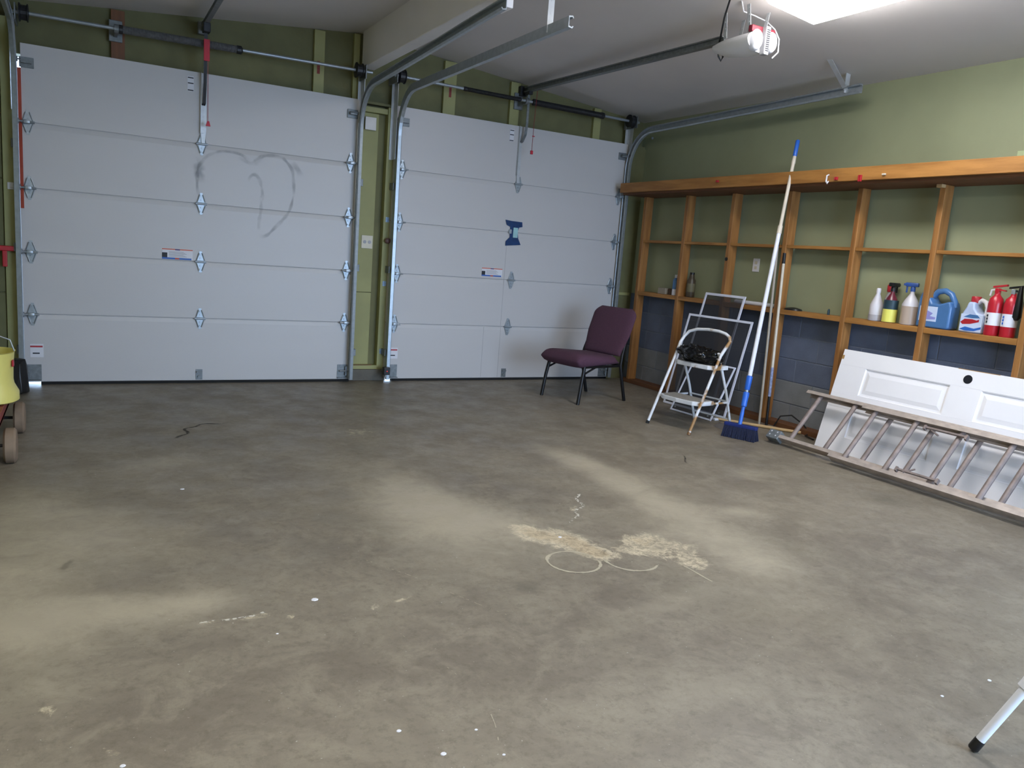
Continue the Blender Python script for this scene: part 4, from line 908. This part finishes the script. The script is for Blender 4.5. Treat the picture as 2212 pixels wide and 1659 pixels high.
MB().box(-.0008, .006, -.018, .0008, HT - .075, HT - .045).xf(Md).build('chipped_corner', dirt_m, wd)
MB().box(-.0008, .012, -1.15, -.88, HT - .003, HT + .0008).xf(Md).build('chipped_edge', dirt_m, wd)

# ---------------------------------------------------------------- extension ladder on its side
la = thing('extension_ladder', 'weathered aluminium extension ladder lying on edge along white door', 'ladder', (2.79, -3.6, .040))
LW = .46; ll = math.atan2(.295, .345)
def ladder_section(parent, y0, y1, x_off, rungs, lw):
    Ml = Matrix.Translation((x_off - .0, 0, .0)) @ Matrix.Rotation(ll, 4, 'Y')
    prof = lambda z, s: [(-.032, z), (.032, z), (.032, z + s * .026), (.028, z + s * .026), (.028, z + s * .004), (-.028, z + s * .004), (-.028, z + s * .026), (-.032, z + s * .026)]
    for z, s in ((0, 1), (lw, -1)):
        b = MB(); P = [(x, zz) for x, zz in prof(z, s)]; b.prism(P, 1, y1, y0); b.xf(Ml); b.build('rail', alu, parent)
    b0 = None
    for y in rungs:
        b = MB(); b.lathe([(.018, .003), (.018, lw - .003)], (0, y, 0), n=10, sx=.85, sy=1.0); b.xf(Ml); b.build('rung', alu_r, parent, True)
yo = 3.6
fly = ladder_section(la, -3.30 + yo, -6.2 + yo, -.030, [-3.395 + yo - .305 * k for k in range(10)], .455)
basey = ladder_section(la, -2.76 + yo, -5.9 + yo, .040, [-2.875 + yo - .305 * k for k in range(10)], .455)
Ml = Matrix.Translation((.04, 0, 0)) @ Matrix.Rotation(ll, 4, 'Y')
b = MB(); b.box(-.033, .033, -2.80 + yo, -2.69 + yo, -.020, .055, .004, Ml); ft = b.build('ladder_shoe', galv_dull, la)
for y in (.83, .885):
    for x in (-.015, .015): MB().lathe([(.006, 0), (.006, .004)], n=8, mtx=Ml @ Matrix.Translation((-.03, y, .022 + x)) @ Matrix.Rotation(R(-90), 4, 'Y')).build('bolt', paper, ft)
Ml2 = Matrix.Translation((-.03, 0, 0)) @ Matrix.Rotation(ll, 4, 'Y')
for z in (.05, .39):
    b = MB(); b.box(-.038, -.022, -.46, -.19, z, z + .014, .003, Ml2); b.tube([tuple(Ml2 @ Vector((-.03, -.24, z - .004))), tuple(Ml2 @ Vector((-.03, -.30, z - .03 if z > .2 else z + .04)))], .006, 6); b.box(-.04, -.015, -.20, -.185, z - .01, z + .02, 0, Ml2); b.box(-.04, -.015, -.47, -.455, z - .012, z + .02, 0, Ml2); b.build('rung_lock', alu_r, la)

# ---------------------------------------------------------------- white leg at lower right
ft_ = thing('folding_table', 'white folding table, one splayed tube leg reaching into lower right corner', 'table', (.95, -6.0, 0)); off = ft_.location
dirv = Vector((.089, -.075, .235)).normalized(); tip = Vector((.436, -5.712, .006))
def leg(tip, d, L):
    o = MB().tube([tip + d * .03, tip + d * L], .0122, 14).build('leg', pole_white, ft_, True, off=off)
    MB().tube([tip, tip + d * .004, tip + d * .034], .014, 14, radii=[.012, .0142, .0142]).build('foot_cap', black, o, True, off=off)
    MB().tube([tip + d * .222, tip + d * .225, tip + d * .33], .0205, 14).build('sleeve', pole_white, o, True, off=off)
leg(tip, dirv, .62)
d2 = Vector((-.089, -.075, .235)).normalized(); leg(Vector((1.30, -5.712, .006)), d2, .62)
leg(Vector((.436, -6.36, .006)), Vector((.089, .075, .235)).normalized(), .62); leg(Vector((1.30, -6.36, .006)), Vector((-.089, .075, .235)).normalized(), .62)
MB().tube([tuple(tip + dirv * .30), tuple(Vector((1.30, -5.712, .006)) + d2 * .30)], .009, 10).build('cross_tube', pole_white, ft_, True, off=off)
MB().box(.56, 1.18, -6.24, -5.84, .575, .61, .012).build('table_top', fixture_white, ft_, off=off)

# ---------------------------------------------------------------- wagon with yellow bucket
wg = thing('wagon', 'red wagon with tan wheels at the left edge', 'wagon', (-2.28, -1.88, 0)); off = Vector(wg.location); wg.location = (-2.24, -1.86, 0)
def wheel(x, y):
    b = MB(); b.lathe([(.045, -.028), (.078, -.028), (.09, -.018), (.09, .018), (.078, .028), (.045, .028)], n=24, mtx=Matrix.Translation((x, y, .0905)) @ Matrix.Rotation(R(90), 4, 'Y'))
    o = b.build('wheel', tyre, wg, True, off=off)
    b = MB(); b.lathe([(.05, -.02), (.05, .02), (.02, .026)], n=16, mtx=Matrix.Translation((x, y, .0905)) @ Matrix.Rotation(R(90), 4, 'Y')); b.build('hub', wagon_red, o, True, off=off)
for x in (-2.065, -2.50):
    for y in (-1.56, -2.215): wheel(x, y)
for y in (-1.56, -2.215): MB().tube([(-2.48, y, .0905), (-2.085, y, .0905)], .009, 8).build('axle', dark_steel, wg, off=off)
for y in (-1.56, -2.215): MB().box(-2.42, -2.15, y - .03, y + .03, .09, .165).build('bolster', dark_steel, wg, off=off)
MB().box(-2.47, -2.115, -2.40, -1.42, .165, .185).build('bed', wagon_red, wg, off=off)
for a in ((-2.47, -2.115, -2.41, -2.39, .165, .225), (-2.47, -2.115, -1.43, -1.41, .165, .225), (-2.47, -2.452, -2.39, -1.43, .165, .225), (-2.133, -2.115, -2.39, -1.43, .165, .225)): MB().box(*a, bev=.003).build('side_board', wagon_red, wg, off=off)
bk = thing('mop_bucket', 'yellow plastic mop bucket riding in the red wagon', 'bucket', (-2.125, -1.70, .2255)); off = bk.location
b = MB(); P = [(.125, 0), (.147, .01), (.146, .05), (.118, .095), (.112, .12), (.114, .20), (.122, .275), (.130, .28), (.123, .28), (.108, .20), (.105, .11), (.105, .03)]
b.lathe(P, n=28, sx=.78, sy=1.15); b.build('body', yellow, bk, True)
MB().tube([(-.095, 0, .275), (-.075, .0, .34), (0, .0, .37), (.075, 0, .34), (.095, 0, .275)], .004, 6).build('bail_handle', galv, bk, True)
b = MB(); b.box(.085, .095, -.07, -.03, .20, .235, .003); b.build('warning_mark', red, bk)
t = thing('blue_bottle', 'bright blue ribbed bottle lying in the wagon before the bucket', 'bottle', (-2.165, -2.08, .186))
b = MB(); prof = [(.025, 0)] + [(.032 if k % 2 else .028, .006 + k * .011) for k in range(12)] + [(.014, .155), (.014, .18)]; b.lathe(prof, n=16); b.build('body', mat('bright_blue', '#2b7fd6', .35), t, True); MB().lathe([(.016, .178), (.016, .2)], n=12).build('cap', pole_white, t, True)
